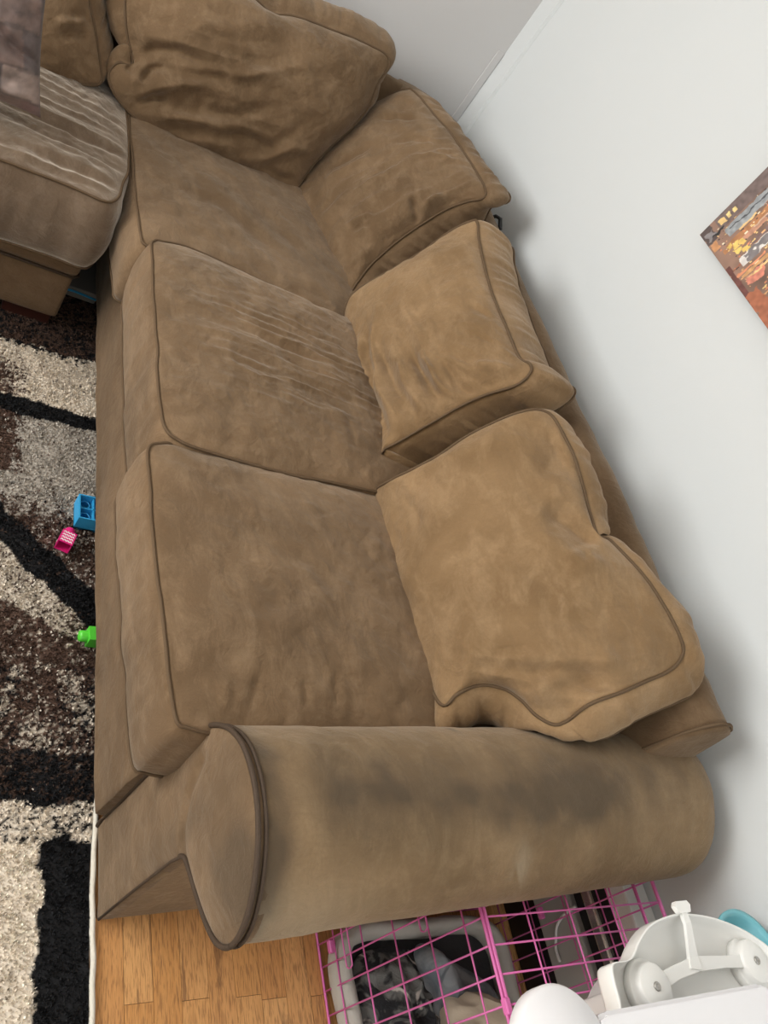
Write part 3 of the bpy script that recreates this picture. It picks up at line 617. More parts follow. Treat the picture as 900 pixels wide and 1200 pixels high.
# back frames
bprof = [(1.28, .20), (1.32, .45), (1.385, .64), (1.42, .73), (1.455, .775), (1.49, .790), (1.525, .780), (1.545, .74), (1.558, .5), (1.56, .20), (1.555, .02), (1.42, .014), (1.29, .02)]
bk, bp2 = sweep('back_frame', bprof, 1, .475, 2.70, 'suede_frame', sofa, 110, .006, 21, zscale=lambda u: 1.0+.035*u, cap_bulge=.02)
fprof = [(2.58, .20), (2.60, .45), (2.645, .66), (2.675, .755), (2.715, .81), (2.755, .832), (2.79, .815), (2.81, .75), (2.825, .5), (2.83, .2), (2.825, .02), (2.70, .014), (2.585, .02)]
sweep('back_frame', fprof, 0, -.75, 1.38, 'suede_frame', sofa, 100, .006, 22, cap_bulge=.02)
# corner post joining the two backs
cv = [(1.28, 2.58), (1.50, 2.62), (1.55, 2.66), (1.55, 2.70), (1.45, 2.815), (1.36, 2.82), (1.28, 2.80)]
V, F = [], []
n_ = len(cv)
ccx, ccy = np.mean(cv, 0)
for z, s in ((.014, 1), (.5, 1), (.76, .985), (.815, .95), (.832, .86), (.838, .5)):
    V += [(ccx+(a-ccx)*s, ccy+(b-ccy)*s, z) for a, b in cv]
for i in range(5):
    for k in range(n_):
        l = (k+1) % n_; F.append((i*n_+k, i*n_+l, (i+1)*n_+l, (i+1)*n_+k))
F.append(tuple(5*n_+k for k in range(n_))); F.append(tuple(range(n_))[::-1])
mesh_obj('corner_post', V, F, 'suede_frame', sofa)
# piping round the near end of the back frame
th = catmull(np.array(bprof), even_t(np.c_[np.array(bprof), np.zeros(len(bprof))], 150))
seg = th[(th[:, 1] > .52)]
seg = seg[np.argsort(np.arctan2(seg[:, 1]-.5, -(seg[:, 0]-1.43)))]
tube('piping', np.c_[seg[:, 0], np.full(len(seg), .482), seg[:, 1]+.001], .0035, 'piping', bk)

# black strap end that shows behind the corner cushion
tube('strap', [(1.525, 2.20, .775), (1.540, 2.19, .802), (1.548, 2.175, .806), (1.556, 2.15, .785)], .0065, 'black_plastic', bk)
# rolled arm
aprof = [(.570, .012), (.571, .15), (.570, .28), (.565, .40), (.553, .48), (.525, .545), (.484, .588), (.435, .610), (.385, .616), (.335, .607), (.285, .582), (.250, .548), (.236, .510),
         (.246, .474), (.275, .446), (.325, .418), (.372, .396), (.394, .378), (.400, .33), (.402, .18), (.403, .012), (.44, .010), (.53, .010)]
AX0, AX1 = .576, 1.600
def end_round(u):
    return math.sqrt(max(0.0, 1-max(0, (u-.90)/.10)**2*.22))
arm, ap2 = sweep('arm', aprof, 0, AX0, AX1, 'suede_worn', sofa, 150, .004, 41, taper_end=end_round, cap_bulge=.02, zscale=lambda u: 1+.115*u, shift=lambda u: .042*u, start_bulge=0.0)
me = arm.data
Vw = np.array([v.co for v in me.vertices])+SO
def blob(P, c, r, k=2.0):
    d = ((P-np.array(c))/np.array(r)); return np.exp(-(d**2).sum(1)*k)
st = np.zeros(len(Vw))
nz = fbm(Vw, 9, 5, 3); nz2 = fbm(Vw, 28, 8, 3)
topz = np.clip((Vw[:, 2]-.50)/.06, 0, 1)
st += .75*blob(Vw, (1.08, .40, .62), (.34, .075, .2), 1.4)*topz*(1+.5*nz)
st += .42*blob(Vw, (.74, .40, .62), (.12, .10, .2), 1.5)*(1+.5*nz)
st += .35*blob(Vw, (1.42, .45, .62), (.15, .10, .2), 1.5)*(1+.5*nz)
edge = np.exp(-((Vw[:, 0]-AX0)/.035)**2)*(Vw[:, 2] > .36)
st += edge*.75*(1+.6*nz)
st += .8*np.exp(-(((Vw-np.array([.985, .535, .575]))/np.array([.006, .012, .05]))**2).sum(1))
st = np.clip(st*1.25*(1+.45*nz2), 0, .85)
fd = .55*blob(Vw, (.66, .27, .52), (.10, .06, .06), 1.5)+.5*blob(Vw, (1.04, .275, .60), (.018, .045, .05), 1.2)*(nz2 > -.4)+.35*blob(Vw, (1.0, .25, .50), (.6, .04, .05), 1.0)
set_attr(arm, 'stain', st); set_attr(arm, 'faded', np.clip(fd*(1+.4*nz), 0, .7))
# front facing of the arm: a separate upholstered panel
Cp = np.array(aprof); tt = even_t(np.c_[Cp, np.zeros(len(Cp))], 240); L2 = catmull(Cp, tt)
cen = np.array([.455, .44]); V = []; F = []
mr = 40
for i in range(1, mr+1):
    r = i/mr; V.append(cen+(L2-cen)*r)
V2 = np.concatenate([[cen]]+V); rr = np.concatenate([[0]]+[np.full(240, i/mr) for i in range(1, mr+1)])
xx = .566-.010*(1-rr**3)
roll = np.exp(-(((V2-np.array([.355, .50]))/np.array([.12, .10]))**2).sum(1))
xx -= .012*roll*(1-rr**6)
def seg2(P, pts, w, h):
    d = np.full(len(P), 9.0)
    for a, b in zip(pts, pts[1:]):
        a = np.array(a); b = np.array(b); ab = b-a; t_ = np.clip((P-a)@ab/(ab@ab), 0, 1); d = np.minimum(d, np.linalg.norm(P-a-t_[:, None]*ab, axis=1))
    return h*np.exp(-(d/w)**2)
xx += seg2(V2, [(.394, .384), (.425, .40), (.468, .435), (.50, .48)], .013, .007)*(1-rr**8)
P3 = np.c_[xx, V2]; P3[:, 0] -= .003*fbm(P3, 10, 3, 2)*(1-rr**6)
for k in range(240): F.append((0, 1+k, 1+(k+1) % 240))
for i in range(mr-1):
    b0_ = 1+i*240
    for k in range(240):
        l = (k+1) % 240; F.append((b0_+k, b0_+240+k, b0_+240+l, b0_+l))
bb = len(P3); P3 = np.concatenate([P3, np.c_[np.full(240, .59), L2]])
for k in range(240):
    l = (k+1) % 240; F.append((bb-240+k, bb+k, bb+l, bb-240+l))
fp = mesh_obj('front_facing', P3, F, 'suede', arm)
nzf = fbm(P3, 14, 5, 3)
stf = 1.0*blob(P3, (.57, .31, .545), (.08, .075, .07), 1.1)*(1+.5*nzf)+.35*blob(P3, (.57, .47, .57), (.08, .06, .05), 1.2)+.35*blob(P3, (.57, .42, .37), (.1, .03, .2), 1.0)
set_attr(fp, 'stain', np.clip(stf, 0, .75))
bm = bmesh.new(); bm.from_mesh(fp.data); bmesh.ops.recalc_face_normals(bm, faces=bm.faces)
bm.to_mesh(fp.data); bm.free()
# thick welt over the roll and thin seam down the outer edge
t0 = np.linspace(0, 17.3, 220); W2 = catmull(Cp, t0)
for dx, r in ((.564, .0042), (.576, .0032)):
    off = W2-cen; off /= np.linalg.norm(off, axis=1)[:, None]
    tube('piping', np.c_[np.full(len(W2), dx), W2+off*.002], r, 'piping_dark', arm, 8)
tube('piping', [(.566, .4035, .012), (.565, .4025, .18), (.566, .400, .33), (.567, .394, .378)], .0028, 'piping_dark', arm)
# feet under the long side
for fx, fy in ((.66, .62), (.64, 2.2), (1.44, .60), (1.44, 2.6)):
    box('foot', (fx-.035, fy-.035, 0), (fx+.035, fy+.035, .059), 'dark_wood', sofa)

# the short side that runs off to the left
chz = thing('sofa_return', 'short side of the brown sectional with wooden foot block, at far left', 'sofa', (0.0, 2.3, 0))
bm = rbox((-.75, 1.945, .055), (.432, 2.56, .285), .012, 3); bm_obj('base', bm, 'suede_frame', chz, True)
bm = rbox((-.76, 1.935, .21), (.440, 2.56, .288), .018, 3); lip = bm_obj('rail_cover', bm, 'suede_frame', chz, True)
tube('piping', [(-.75, 1.934, .212), (.2, 1.934, .212), (.425, 1.936, .212), (.440, 1.95, .212), (.442, 2.0, .212), (.442, 2.5, .212)], .004, 'piping_dark', lip)
def pris(name, lo, hi, mat, par): box(name, lo, hi, mat, par, .004, 1)
pris('foot', (.30, 1.975, 0), (.425, 2.06, .055), 'dark_wood', chz)
pris('foot', (-.70, 1.975, 0), (-.58, 2.06, .055), 'dark_wood', chz)
pris('foot', (.30, 2.45, 0), (.425, 2.54, .055), 'dark_wood', chz)

# ================================================================== cushions
S = CUSHION_SHAPES
SG, BG = 'seat cushions of the sectional sofa', 'back cushions of the sectional sofa'
cushion('seat_cushion', S['S3'], 'flat brown seat cushion tucked against the rolled arm', 'cushion', 'suede', .035, .014, .005, SG, .005, .0022, 1, bp=3.5)
cushion('seat_cushion', S['S2'], 'middle brown seat cushion with a patch of parallel creases', 'cushion', 'suede', .045, .014, .005, SG, .005, .002, 2, n=560, m=150, bp=3.0)
cushion('seat_cushion', S['S1'], 'brown seat cushion in the corner under the slumped pillow', 'cushion', 'suede', .030, .02, .005, SG, .006, .002, 3, bp=3.0)
cushion('seat_cushion', S['SL'], 'seat cushion at far left with deep parallel folds under the throw pillow', 'cushion', 'suede_shaded', .030, .022, .005, SG, .004, .002, 4, n=560, m=150, bp=3.0)
cushion('back_cushion', S['A'], 'large crumpled back cushion with folded ear leaning at the far end', 'cushion', 'suede', .085, .03, .02, BG, .010, .004, 5, n=380, m=100)
cushion('back_cushion', S['B'], 'back cushion in the wall corner with gathered piped edge', 'cushion', 'suede', .060, .022, .02, BG, .008, .005, 6, n=380, m=90)
cushion('back_cushion', S['C'], 'upright tan back cushion in the middle with sweeping creases', 'cushion', 'suede_tan', .060, .018, .02, BG, .006, .004, 7, n=380, m=90)
cushion('back_cushion', S['D'], 'slumped tan back cushion spilling over the rolled arm', 'cushion', 'suede_tan', .075, .022, .02, BG, .008, .004, 8, n=400, m=100)
cushion('back_cushion', S['Lb'], 'back cushion partly behind the patterned throw pillow', 'cushion', 'suede', .06, .02, .02, BG, .006, .004, 9)

# ================================================================== throw pillow
def throw_pillow():
    c = np.array([-.022, 2.06, .735]); e1 = np.array([1.0, .02, .0]); e1 /= np.linalg.norm(e1)
    e3 = np.array([.06, -.93, .36]); e3 -= e1*(e3@e1); e3 /= np.linalg.norm(e3); e2 = np.cross(e3, e1)
    rot = math.radians(9); e1, e2 = e1*math.cos(rot)+e2*math.sin(rot), e2*math.cos(rot)-e1*math.sin(rot)
    n = 90; hs = .225; V = []; UV = []
    for side in (1, -1):
        for j in range(n+1):
            for i in range(n+1):
                u = -1+2*i/n; v = -1+2*j/n
                sx = hs*u*(1-.10*(1-v*v)**1.0*0-.10*(1-u*u)*0)
                pin = 1-.09*(1-abs(v)**2)*abs(u)**4; pin2 = 1-.09*(1-abs(u)**2)*abs(v)**4
                h = .085*((1-u**2)*(1-v**2))**.42
                V.append(c+e1*hs*u*pin+e2*hs*v*pin2+e3*side*h); UV.append((u, v))
    V = np.array(V); UV = np.array(UV); F = []
    N1 = (n+1)**2
    for s in (0, 1):
        for j in range(n):
            for i in range(n):
                a = s*N1+j*(n+1)+i
                f = (a, a+1, a+n+2, a+n+1); F.append(f if s == 0 else f[::-1])
    ed = np.clip((1-np.maximum(abs(UV[:, 0]), abs(UV[:, 1])))/.1, 0, 1)
    V = V+e3*(ed*.008*fbm(V, 12, 4, 3))[:, None]
    V = V+e3*(ed*stroke_disp(V, e3, [([(c+e1*a+e2*b).tolist(), (c+e1*a2+e2*b2).tolist()], .014, d) for a, b, a2, b2, d in ((.20, -.12, .08, -.05, -.02), (.2, -.2, .05, -.15, .012), (.21, .02, .1, .04, -.012), (.12, -.22, .05, -.16, -.012))]))[:, None]
    root = thing('throw_pillow', 'mauve and brown patchwork print throw pillow at far left', 'pillow', (c[0], c[1], V[:, 2].min()))
    o = mesh_obj('cover', V, F, 'woven', root)
    # printed block pattern
    P = np.c_[UV*[2.4, 3.4]+.35*np.stack([noise3(np.c_[UV, UV[:, :1]*0], 1.5, 2), noise3(np.c_[UV, UV[:, :1]*0], 1.5, 7)], 1), UV[:, :1]*0]
    pal = np.array([(.15, .095, .078), (.05, .036, .036), (.22, .155, .128), (.022, .019, .021), (.105, .058, .052), (.27, .205, .175)])
    cell = np.floor(P[:, 0]+.5*np.floor(P[:, 1]))*7.31+np.floor(P[:, 1])*3.17
    idx = (_hash(np.floor(cell*10), np.floor(P[:, 1]), np.zeros(len(P)), 4)*6).astype(int).clip(0, 5)
    col = pal[idx]*(1+.55*fbm(P, 3.5, 3, 5))[:, None]*(1-.6*(np.abs(P[:, 1]-np.round(P[:, 1])) < .045))[:, None]
    set_color(o, np.clip(col, .01, .8))
    ring = [c+e1*hs*u+e2*hs*v for u, v in [(-1, -1), (1, -1), (1, 1), (-1, 1)]]
throw_pillow()

# ================================================================== rug
RX0, RX1, RY0, RY1 = -1.4, .561, -.5, 2.45
CREAM, GREY, BLACK, BROWN = (np.array(c) for c in ((.74, .66, .55), (.46, .42, .365), (.017, .017, .018), (.105, .066, .050)))
def rug_edge(y):
    return RX1+.030*np.clip((np.asarray(y)-.50)/.45, 0, 1)
def rug_color(x, y):
    P = np.stack([x, y, np.zeros_like(x)], 1)
    s1 = noise3(P*[1, 1.5, 1], 190, 1)*.5+noise3(P*[1, 1.4, 1], 400, 2)*.4+noise3(P, 70, 3)*.22
    s1 = .5+.5*np.clip(s1*1.25, -1, 1)
    w = .012*noise3(P, 22, 4)+.006*noise3(P, 70, 5)
    big = noise3(P, 9, 6)
    def sel(p): return s1 < p
    xe = x; yw = y+w
    col = np.tile(CREAM, (len(x), 1))
    def put(mask, c): col[mask] = c
    # beyond 1.88: brown and black
    m = yw > 1.875; put(m, BROWN); put(m & sel(.45), BLACK)
    m = (yw > 1.66) & (yw <= 1.875)
    put(m & sel(.16+.55*np.clip((.40-x)/.08, 0, 1)*np.clip((1.82-y)/.08, 0, 1)), BROWN)
    put(m & sel(.10+.5*np.clip((yw-1.835)/.04, 0, 1)), BLACK)
    m = (yw > 1.60) & (yw <= 1.66); put(m, BLACK)
    m = (yw > 1.40) & (yw <= 1.60); put(m, GREY); put(m & sel(.12+.65*np.clip((.40-x)/.05, 0, 1)), BROWN)
    sw = 1.255-(np.clip(x, .2, 1)-.345)*.98
    m = (yw <= 1.40) & (yw > sw+.05); put(m, GREY)
    pm = .18+.5*np.clip((1.37-yw)/.10, 0, 1)
    put(m & sel(pm), BROWN); put(m & sel(pm*.35), BLACK)
    m = (yw <= sw+.05) & (yw > sw-.055); put(m, BLACK); put(m & (s1 > .86), BROWN)
    lo = 1.05-(x-.358)*.5
    m = (yw <= sw-.055) & (yw > lo); put(m, CREAM*.85); put(m & sel(.42+.25*big), BROWN*.7)
    m = (yw <= lo) & (yw > .90); put(m, BROWN); put(m & sel(.25+.3*big), BROWN*.55); put(m & (s1 > .78), CREAM*.8)
    m = (yw <= np.minimum(.90, lo)) & (yw > .72)
    put(m, BROWN); put(m & sel(.40+.25*big), BLACK); put(m & (s1 > .62-.28*np.cos((y-.82)*40+6*big)*.5), CREAM*.85)
    m = (yw <= .72) & (yw > .615); put(m, BROWN*.8); put(m & sel(.62+.2*big), BLACK); put(m & (s1 > .90), CREAM*.8)
    m = (yw <= .615) & (yw > .545); put(m, CREAM); put(m & sel(.40), BLACK)
    m = (yw <= .545); put(m, CREAM*1.08)
    put(m & (x+w*.7 > .465), BLACK)
    put(m & (x < .2) & (x > .05), GREY)
    return col
rug = thing('area_rug', 'shaggy area rug patterned in cream, grey, brown and black', 'rug', (0, 1.0, 0))
nx, ny = 330, 490
gx, gy = np.meshgrid(np.linspace(RX0, RX1-.010, nx), np.linspace(RY0, RY1, ny))
gx = RX0+(gx-RX0)*(rug_edge(gy)-.010-RX0)/(RX1-.010-RX0)
V = np.c_[gx.ravel(), gy.ravel(), np.full(nx*ny, .006)+.0015*noise3(np.c_[gx.ravel(), gy.ravel(), gx.ravel()*0], 40, 3)]
F = []
for j in range(ny-1):
    for i in range(nx-1):
        a = j*nx+i; F.append((a, a+1, a+nx+1, a+nx))
pb = mesh_obj('woven_field', V, F, 'pile', rug); set_color(pb, rug_color(V[:, 0], V[:, 1]))
box('backing', (RX0, RY0, .0002), (RX1-.009, RY1, .004), 'rug_backing', rug)
# pile in the part of the rug that can be seen closely
NB = 170000
by = rng.uniform(.10, 2.12, NB); bx = -.30+rng.uniform(0, 1, NB)*(rug_edge(by)-.012+.30)
colb = rug_color(bx, by)
ang = rng.uniform(0, 2*math.pi, NB); hgt = rng.uniform(.0035, .0065, NB); wd = rng.uniform(.0014, .0027, NB)
la = rng.uniform(0, 2*math.pi, NB); lean = rng.uniform(.0005, .0035, NB)
bz = np.full(NB, .0045)
dxv = np.cos(ang)*wd; dyv = np.sin(ang)*wd
tx = bx+np.cos(la)*lean; ty = by+np.sin(la)*lean; tz_ = bz+hgt
tx = np.minimum(tx, rug_edge(by)-.004)
VB = np.stack([np.c_[bx-dxv, by-dyv, bz], np.c_[bx+dxv, by+dyv, bz], np.c_[tx+dxv*.7, ty+dyv*.7, tz_], np.c_[tx-dxv*.7, ty-dyv*.7, tz_]], 1).reshape(-1, 3)
me = bpy.data.meshes.new('pile'); me.vertices.add(len(VB)); me.vertices.foreach_set('co', (VB-np.array([0, 1.0, 0])).ravel())
me.loops.add(NB*4); me.loops.foreach_set('vertex_index', np.arange(NB*4)); me.polygons.add(NB)
me.polygons.foreach_set('loop_start', np.arange(NB)*4)
me.update(); me.validate(); me.materials.append(MATS['pile'])
po = bpy.data.objects.new('pile', me); link(po, rug); po['kind'] = 'stuff'
set_color(po, np.repeat(np.clip(colb*rng.uniform(.6, 1.4, NB)[:, None], 0, 1), 4, 0))
# bound edge
ye = np.linspace(RY0, RY1, 400)
tube('binding', np.c_[rug_edge(ye)-.004+.0015*np.sin(ye*60)*np.sin(ye*23), ye, np.full(400, .006)], .0055, 'rug_binding', rug, 8)

# ================================================================== toy blocks
def toy_blue():
    root = thing('toy_block', 'blue square toy block lying open side up on the rug', 'toy block', (.541, 1.306, .002), 'toy building blocks on the rug')
    c = np.array([.541, 1.306]); h = .036; z0, z1 = .014, .055
    t = .003
    bm = bmesh.new()
    rbox((c[0]-h, c[1]-h, z0), (c[0]+h, c[1]+h, z0+t), 0, 1, bm)
    for s in (-1, 1):
        a = sorted((c[0]+s*h, c[0]+s*(h-t))); rbox((a[0], c[1]-h, z0), (a[1], c[1]+h, z1), 0, 1, bm)
        a = sorted((c[1]+s*h, c[1]+s*(h-t))); rbox((c[0]-h+t, a[0], z0), (c[0]+h-t, a[1], z1), 0, 1, bm)
    bm_obj('shell', bm, 'blue_plastic', root)
    bm = bmesh.new(); rbox((c[0]-t/2, c[1]-h+t, z0+t), (c[0]+t/2, c[1]+h-t, z1-.006), 0, 1, bm); rbox((c[0]-h+t, c[1]-t/2, z0+t), (c[0]+h-t, c[1]+t/2, z1-.006), 0, 1, bm)
    bm_obj('rib', bm, 'blue_plastic', root)
    for sx in (-1, 1):
        for sy in (-1, 1):
            a = np.linspace(0, math.pi*2, 25)
            P = np.c_[c[0]+sx*h*.5+.011*np.cos(a), c[1]+sy*h*.5+.011*np.sin(a), np.full(25, z1-.016)]
            tube('ring', P[:-1], .0016, 'blue_plastic', root, 5, True)
            lathe('stud', [(.0135, 0.0), (.0145, .001), (.0145, .012)], (c[0]+sx*h*.5, c[1]+sy*h*.5, z0-.0118), 'blue_plastic', root, 20)
toy_blue()
def one_stud(name_label, loc, axis_angle, mat, zig=False, tilt=0.0):
    root = thing('toy_block', name_label, 'toy block', loc, 'toy building blocks on the rug')
    # local: stud along +x, lying on its side
    bm = bmesh.new(); h = .0165; t = .0025
    L = .036
    # four walls and the closed end
    rbox((0-L/2, -h, 0), (L/2, -h+t, 2*h), 0, 1, bm); rbox((-L/2, h-t, 0), (L/2, h, 2*h), 0, 1, bm)
    rbox((-L/2, -h+t, 0), (L/2, h-t, t), 0, 1, bm); rbox((-L/2, -h+t, 2*h-t), (L/2, h-t, 2*h), 0, 1, bm)
    rbox((L/2-t, -h+t, t), (L/2, h-t, 2*h-t), 0, 1, bm)
    o = bm_obj('shell', bm, mat, root, False, origin=(0, 0, 0))
    prof = [(.0125, L/2), (.0125, L/2+.014), (.011, L/2+.017), (.006, L/2+.0185)]
    V, F = [], []
    sg = 24
    for r, xx_ in prof:
        for k in range(sg):
            a = 2*math.pi*k/sg; V.append((xx_, r*math.cos(a), h+r*math.sin(a)))
    for i in range(len(prof)-1):
        for k in range(sg):
            l = (k+1) % sg; F.append((i*sg+k, i*sg+l, (i+1)*sg+l, (i+1)*sg+k))
    F.append(tuple((len(prof)-1)*sg+k for k in range(sg)))
    mesh_obj('stud', V, F, mat, root, True, origin=(0, 0, 0))
    if zig:
        for r_ in range(4):
            P = []
            for k in range(9):
                P.append((-.012+r_*.008+(.0016 if k % 2 else -.0016), -h+.003+k*(2*h-.006)/8, 2*h+.0003))
            V, F = [], []
            for p in P: V += [(p[0]-.0017, p[1], p[2]), (p[0]+.0017, p[1], p[2]), (p[0]+.0017, p[1], p[2]+.0003), (p[0]-.0017, p[1], p[2]+.0003)]
            for k in range(8):
                b = k*4
                for q in range(4):
                    l = (q+1) % 4; F.append((b+q, b+l, b+4+l, b+4+q))
            mesh_obj('zigzag_print', V, F, 'white_print', root, False, origin=(0, 0, 0))
    root.rotation_euler = (0, tilt, axis_angle)
    return root
one_stud('small pink toy block with white zigzag print on the rug', (.484, 1.215, .012), math.radians(72), 'pink_plastic', True)
one_stud('small green toy block tipped on its side against the sofa', (.553, .972, .012), math.radians(183), 'green_plastic')
# flat thing with blue edge in the dark gap under the sofa return
bk_ = thing('storage_box', 'low grey box with a blue edge in the dark gap beneath the sofa', 'box', (.52, 2.22, .013))
box('lid', (.447, 2.12, .014), (.552, 2.32, .05), 'grey_cover', bk_, .003, 1)
tube('blue_edge', [(.449, 2.118, .036), (.49, 2.116, .040), (.551, 2.118, .034)], .0035, 'blue_plastic', bk_)

# ================================================================== canvas print on the wall
def canvas():
    y1, z0 = 1.561, 1.2315; w, h = .62, .46; t = .028
    root = thing('canvas_print', 'unframed canvas print of a city street at night on the white wall', 'picture', (XW, y1-w/2, z0))
    box('stretcher', (XW-t+.001, y1-w+.001, z0+.001), (XW-.0005, y1-.001, z0+h-.001), 'dark_wood', root)
    nu, nv = 420, 310
    u, v = np.meshgrid(np.linspace(0, w, nu), np.linspace(0, h, nv))
    V = np.c_[np.full(nu*nv, XW-t), (y1-u).ravel(), (z0+v).ravel()]
    F = []
    for j in range(nv-1):
        for i in range(nu-1):
            a = j*nu+i; F.append((a, a+nu, a+nu+1, a+1))
    o = mesh_obj('printed_canvas', V, F, 'printed', root, False)
    U = u.ravel(); Wv = v.ravel(); P = np.c_[U, Wv, U*0]
    col = np.tile(np.array([.24, .145, .105]), (len(U), 1))*(1+.35*fbm(P, 18, 2, 3))[:, None]
    R = np.random.default_rng(5); n4 = noise3(P, 90, 4); n6 = noise3(P, 90, 6); n8 = noise3(P, 120, 8)
    def rect(u0, u1, v0, v1, c, jit=.002):
        uu = U+jit*n4; vv = Wv+jit*n6
        m = (uu > u0) & (uu < u1) & (vv > v0) & (vv < v1); col[m] = np.array(c)*(1+.25*n8[m])[:, None]
    pal = [(.42, .19, .08), (.60, .33, .14), (.33, .12, .07), (.75, .50, .22), (.22, .10, .07), (.50, .26, .17), (.62, .42, .30), (.20, .13, .12)]
    for k in range(120):                                # tall lit facades
        a = R.uniform(.06, w); b = R.uniform(.0, .30); rect(a, a+R.uniform(.003, .014), b, b+R.uniform(.03, .16), pal[R.integers(len(pal))])
    for k in range(900):                               # lit windows and signs
        a = R.uniform(.02, w); b = R.uniform(.012, .34); s = R.uniform(.0012, .0045); rect(a, a+s, b, b+s*R.uniform(.8, 3), [(.85, .62, .25), (.80, .45, .20), (.85, .75, .55), (.70, .25, .12), (.06, .04, .04)][R.integers(5)], .0012)
    rect(0, .040, .045, h, (.16, .115, .105)); rect(.012, .030, .05, .066, (.75, .52, .22)); rect(.014, .028, .072, .082, (.80, .60, .25)); rect(.016, .027, .09, .098, (.78, .58, .24))
    rect(.046, .076, .050, .34, (.30, .32, .33)); rect(.056, .059, .06, .30, (.07, .07, .08), .006)
    rect(.0, .05, 0, .030, (.09, .065, .06)); rect(.014, .040, .006, .028, (.22, .20, .20), .006); rect(.052, .078, .004, .022, (.55, .27, .12)); rect(.036, .04, .02, .05, (.02, .02, .02), .006)
    for a, b in ((.088, .03), (.10, .045), (.115, .04), (.125, .055), (.105, .06), (.135, .06)): rect(a, a+.014, b, b+.014, (.72, .50, .14), .006)
    rect(.145, .170, .035, .20, (.70, .66, .62), .003); rect(.150, .165, .05, .18, (.20, .18, .18), .010); rect(.18, .186, .01, .09, (.75, .30, .15)); rect(.205, .225, .02, .07, (.60, .22, .15), .008)
    rect(.14, .28, .0, .012, (.14, .05, .04)); rect(.24, .62, .0, .035, (.35, .12, .06), .008)
    col[Wv > .36] = (np.array([.10, .09, .12])*(1+.3*fbm(P[Wv > .36], 8, 5, 3))[:, None])
    set_color(o, np.clip(col, .005, .95))
canvas()

# ================================================================== pink wire crate
CX0, CX1, CY0, CY1, CZ = 1.02, 1.485, -.06, .375, .503
crate = thing('pet_crate', 'pink wire pet crate standing beside the rolled arm', 'crate', ((CX0+CX1)/2, (CY0+CY1)/2, 0))
UNIT = {}
def wire_mesh(key, p, q, r):
    p = np.array(p, float); q = np.array(q, float)
    V, F = tube_geo([p*0, (q-p)], r, 6)
    me = bpy.data.meshes.new('wire'); me.from_pydata(V.tolist(), [], F); me.update()
    me.polygons.foreach_set('use_smooth', [True]*len(me.polygons)); me.materials.append(MATS['pink_wire']); return me
def wire(parent, p, q, r=.0017, name='wire'):
    d = tuple(np.round(np.array(q)-np.array(p), 4))+(r,)
    if d not in UNIT: UNIT[d] = wire_mesh(d, p, q, r)
    o = bpy.data.objects.new(name, UNIT[d]); link(o, parent)
    off = np.array(p, float)
    pr = parent
    while pr is not None: off = off-np.array(pr.location); pr = pr.parent
    o.location = off; return o
def panel(corners, us, vs_, r=.0028):
    """corners: a,b,c,d ; wires along a->b at fractions vs_, along a->d at fractions us"""
    a, b, c, d = (np.array(k, float) for k in corners)
    pts = []
    for p, q in ((a, b), (b, c), (c, d), (d, a)): pts += [p+(q-p)*t for t in (.02, .5, .98)]
    pn = tube('panel', pts, r, 'pink_wire', crate, 6, True)
    for u in us: wire(pn, a+(b-a)*u, d+(c-d)*u)
    for v in vs_: wire(pn, a+(d-a)*v, b+(c-b)*v)
    return pn
W_ = CY1-CY0; ys = [(y-CY0)/W_ for y in np.arange(CY1-.046, CY0+.02, -.0425)]
zs = [.06/CZ, .157/CZ, .26/CZ, .36/CZ, .455/CZ]
fpn = panel([(CX0, CY0, .004), (CX0, CY1, .004), (CX0, CY1, CZ), (CX0, CY0, CZ)], ys, zs)
panel([(CX1, CY0, .004), (CX1, CY1, .004), (CX1, CY1, CZ), (CX1, CY0, CZ)], ys, zs)
LX = CX1-CX0; xs = [(x-CX0)/LX for x in np.arange(CX0+.045, CX1-.02, .0465)]
panel([(CX0, CY1, .004), (CX1, CY1, .004), (CX1, CY1, CZ), (CX0, CY1, CZ)], xs, zs)
panel([(CX0, CY0, .004), (CX1, CY0, .004), (CX1, CY0, CZ), (CX0, CY0, CZ)], xs, zs)
tp = panel([(CX0+.006, CY0, CZ+.002), (CX1, CY0, CZ+.002), (CX1, CY1, CZ+.002), (CX0+.006, CY1, CZ+.002)], [(1.115-CX0)/LX, (1.222-CX0)/LX, (1.338-CX0)/LX, (1.348-CX0)/LX, (1.425-CX0)/LX], ys, .0032)
# hook loops and clips on the front panel
for yl, zl in ((.262, .10), (.262, .345)):
    P = [(CX0-.004, yl+.075, zl), (CX0-.004, yl+.01, zl), (CX0-.004, yl+.002, zl+.004), (CX0-.004, yl, zl+.010), (CX0-.004, yl+.002, zl+.016), (CX0-.004, yl+.01, zl+.020), (CX0-.004, yl+.075, zl+.020)]
    tube('latch_loop', catmull(np.array(P), even_t(np.array(P), 40, False), False), .0016, 'pink_wire', crate)
for p in ((CX0, .315, .05), (CX0+.004, .115, CZ), (CX1-.01, .31, .2)):
    box('clip', (p[0]-.006, p[1]-.012, p[2]-.006), (p[0]+.006, p[1]+.012, p[2]+.006), 'pink_wire', crate, .002, 1)

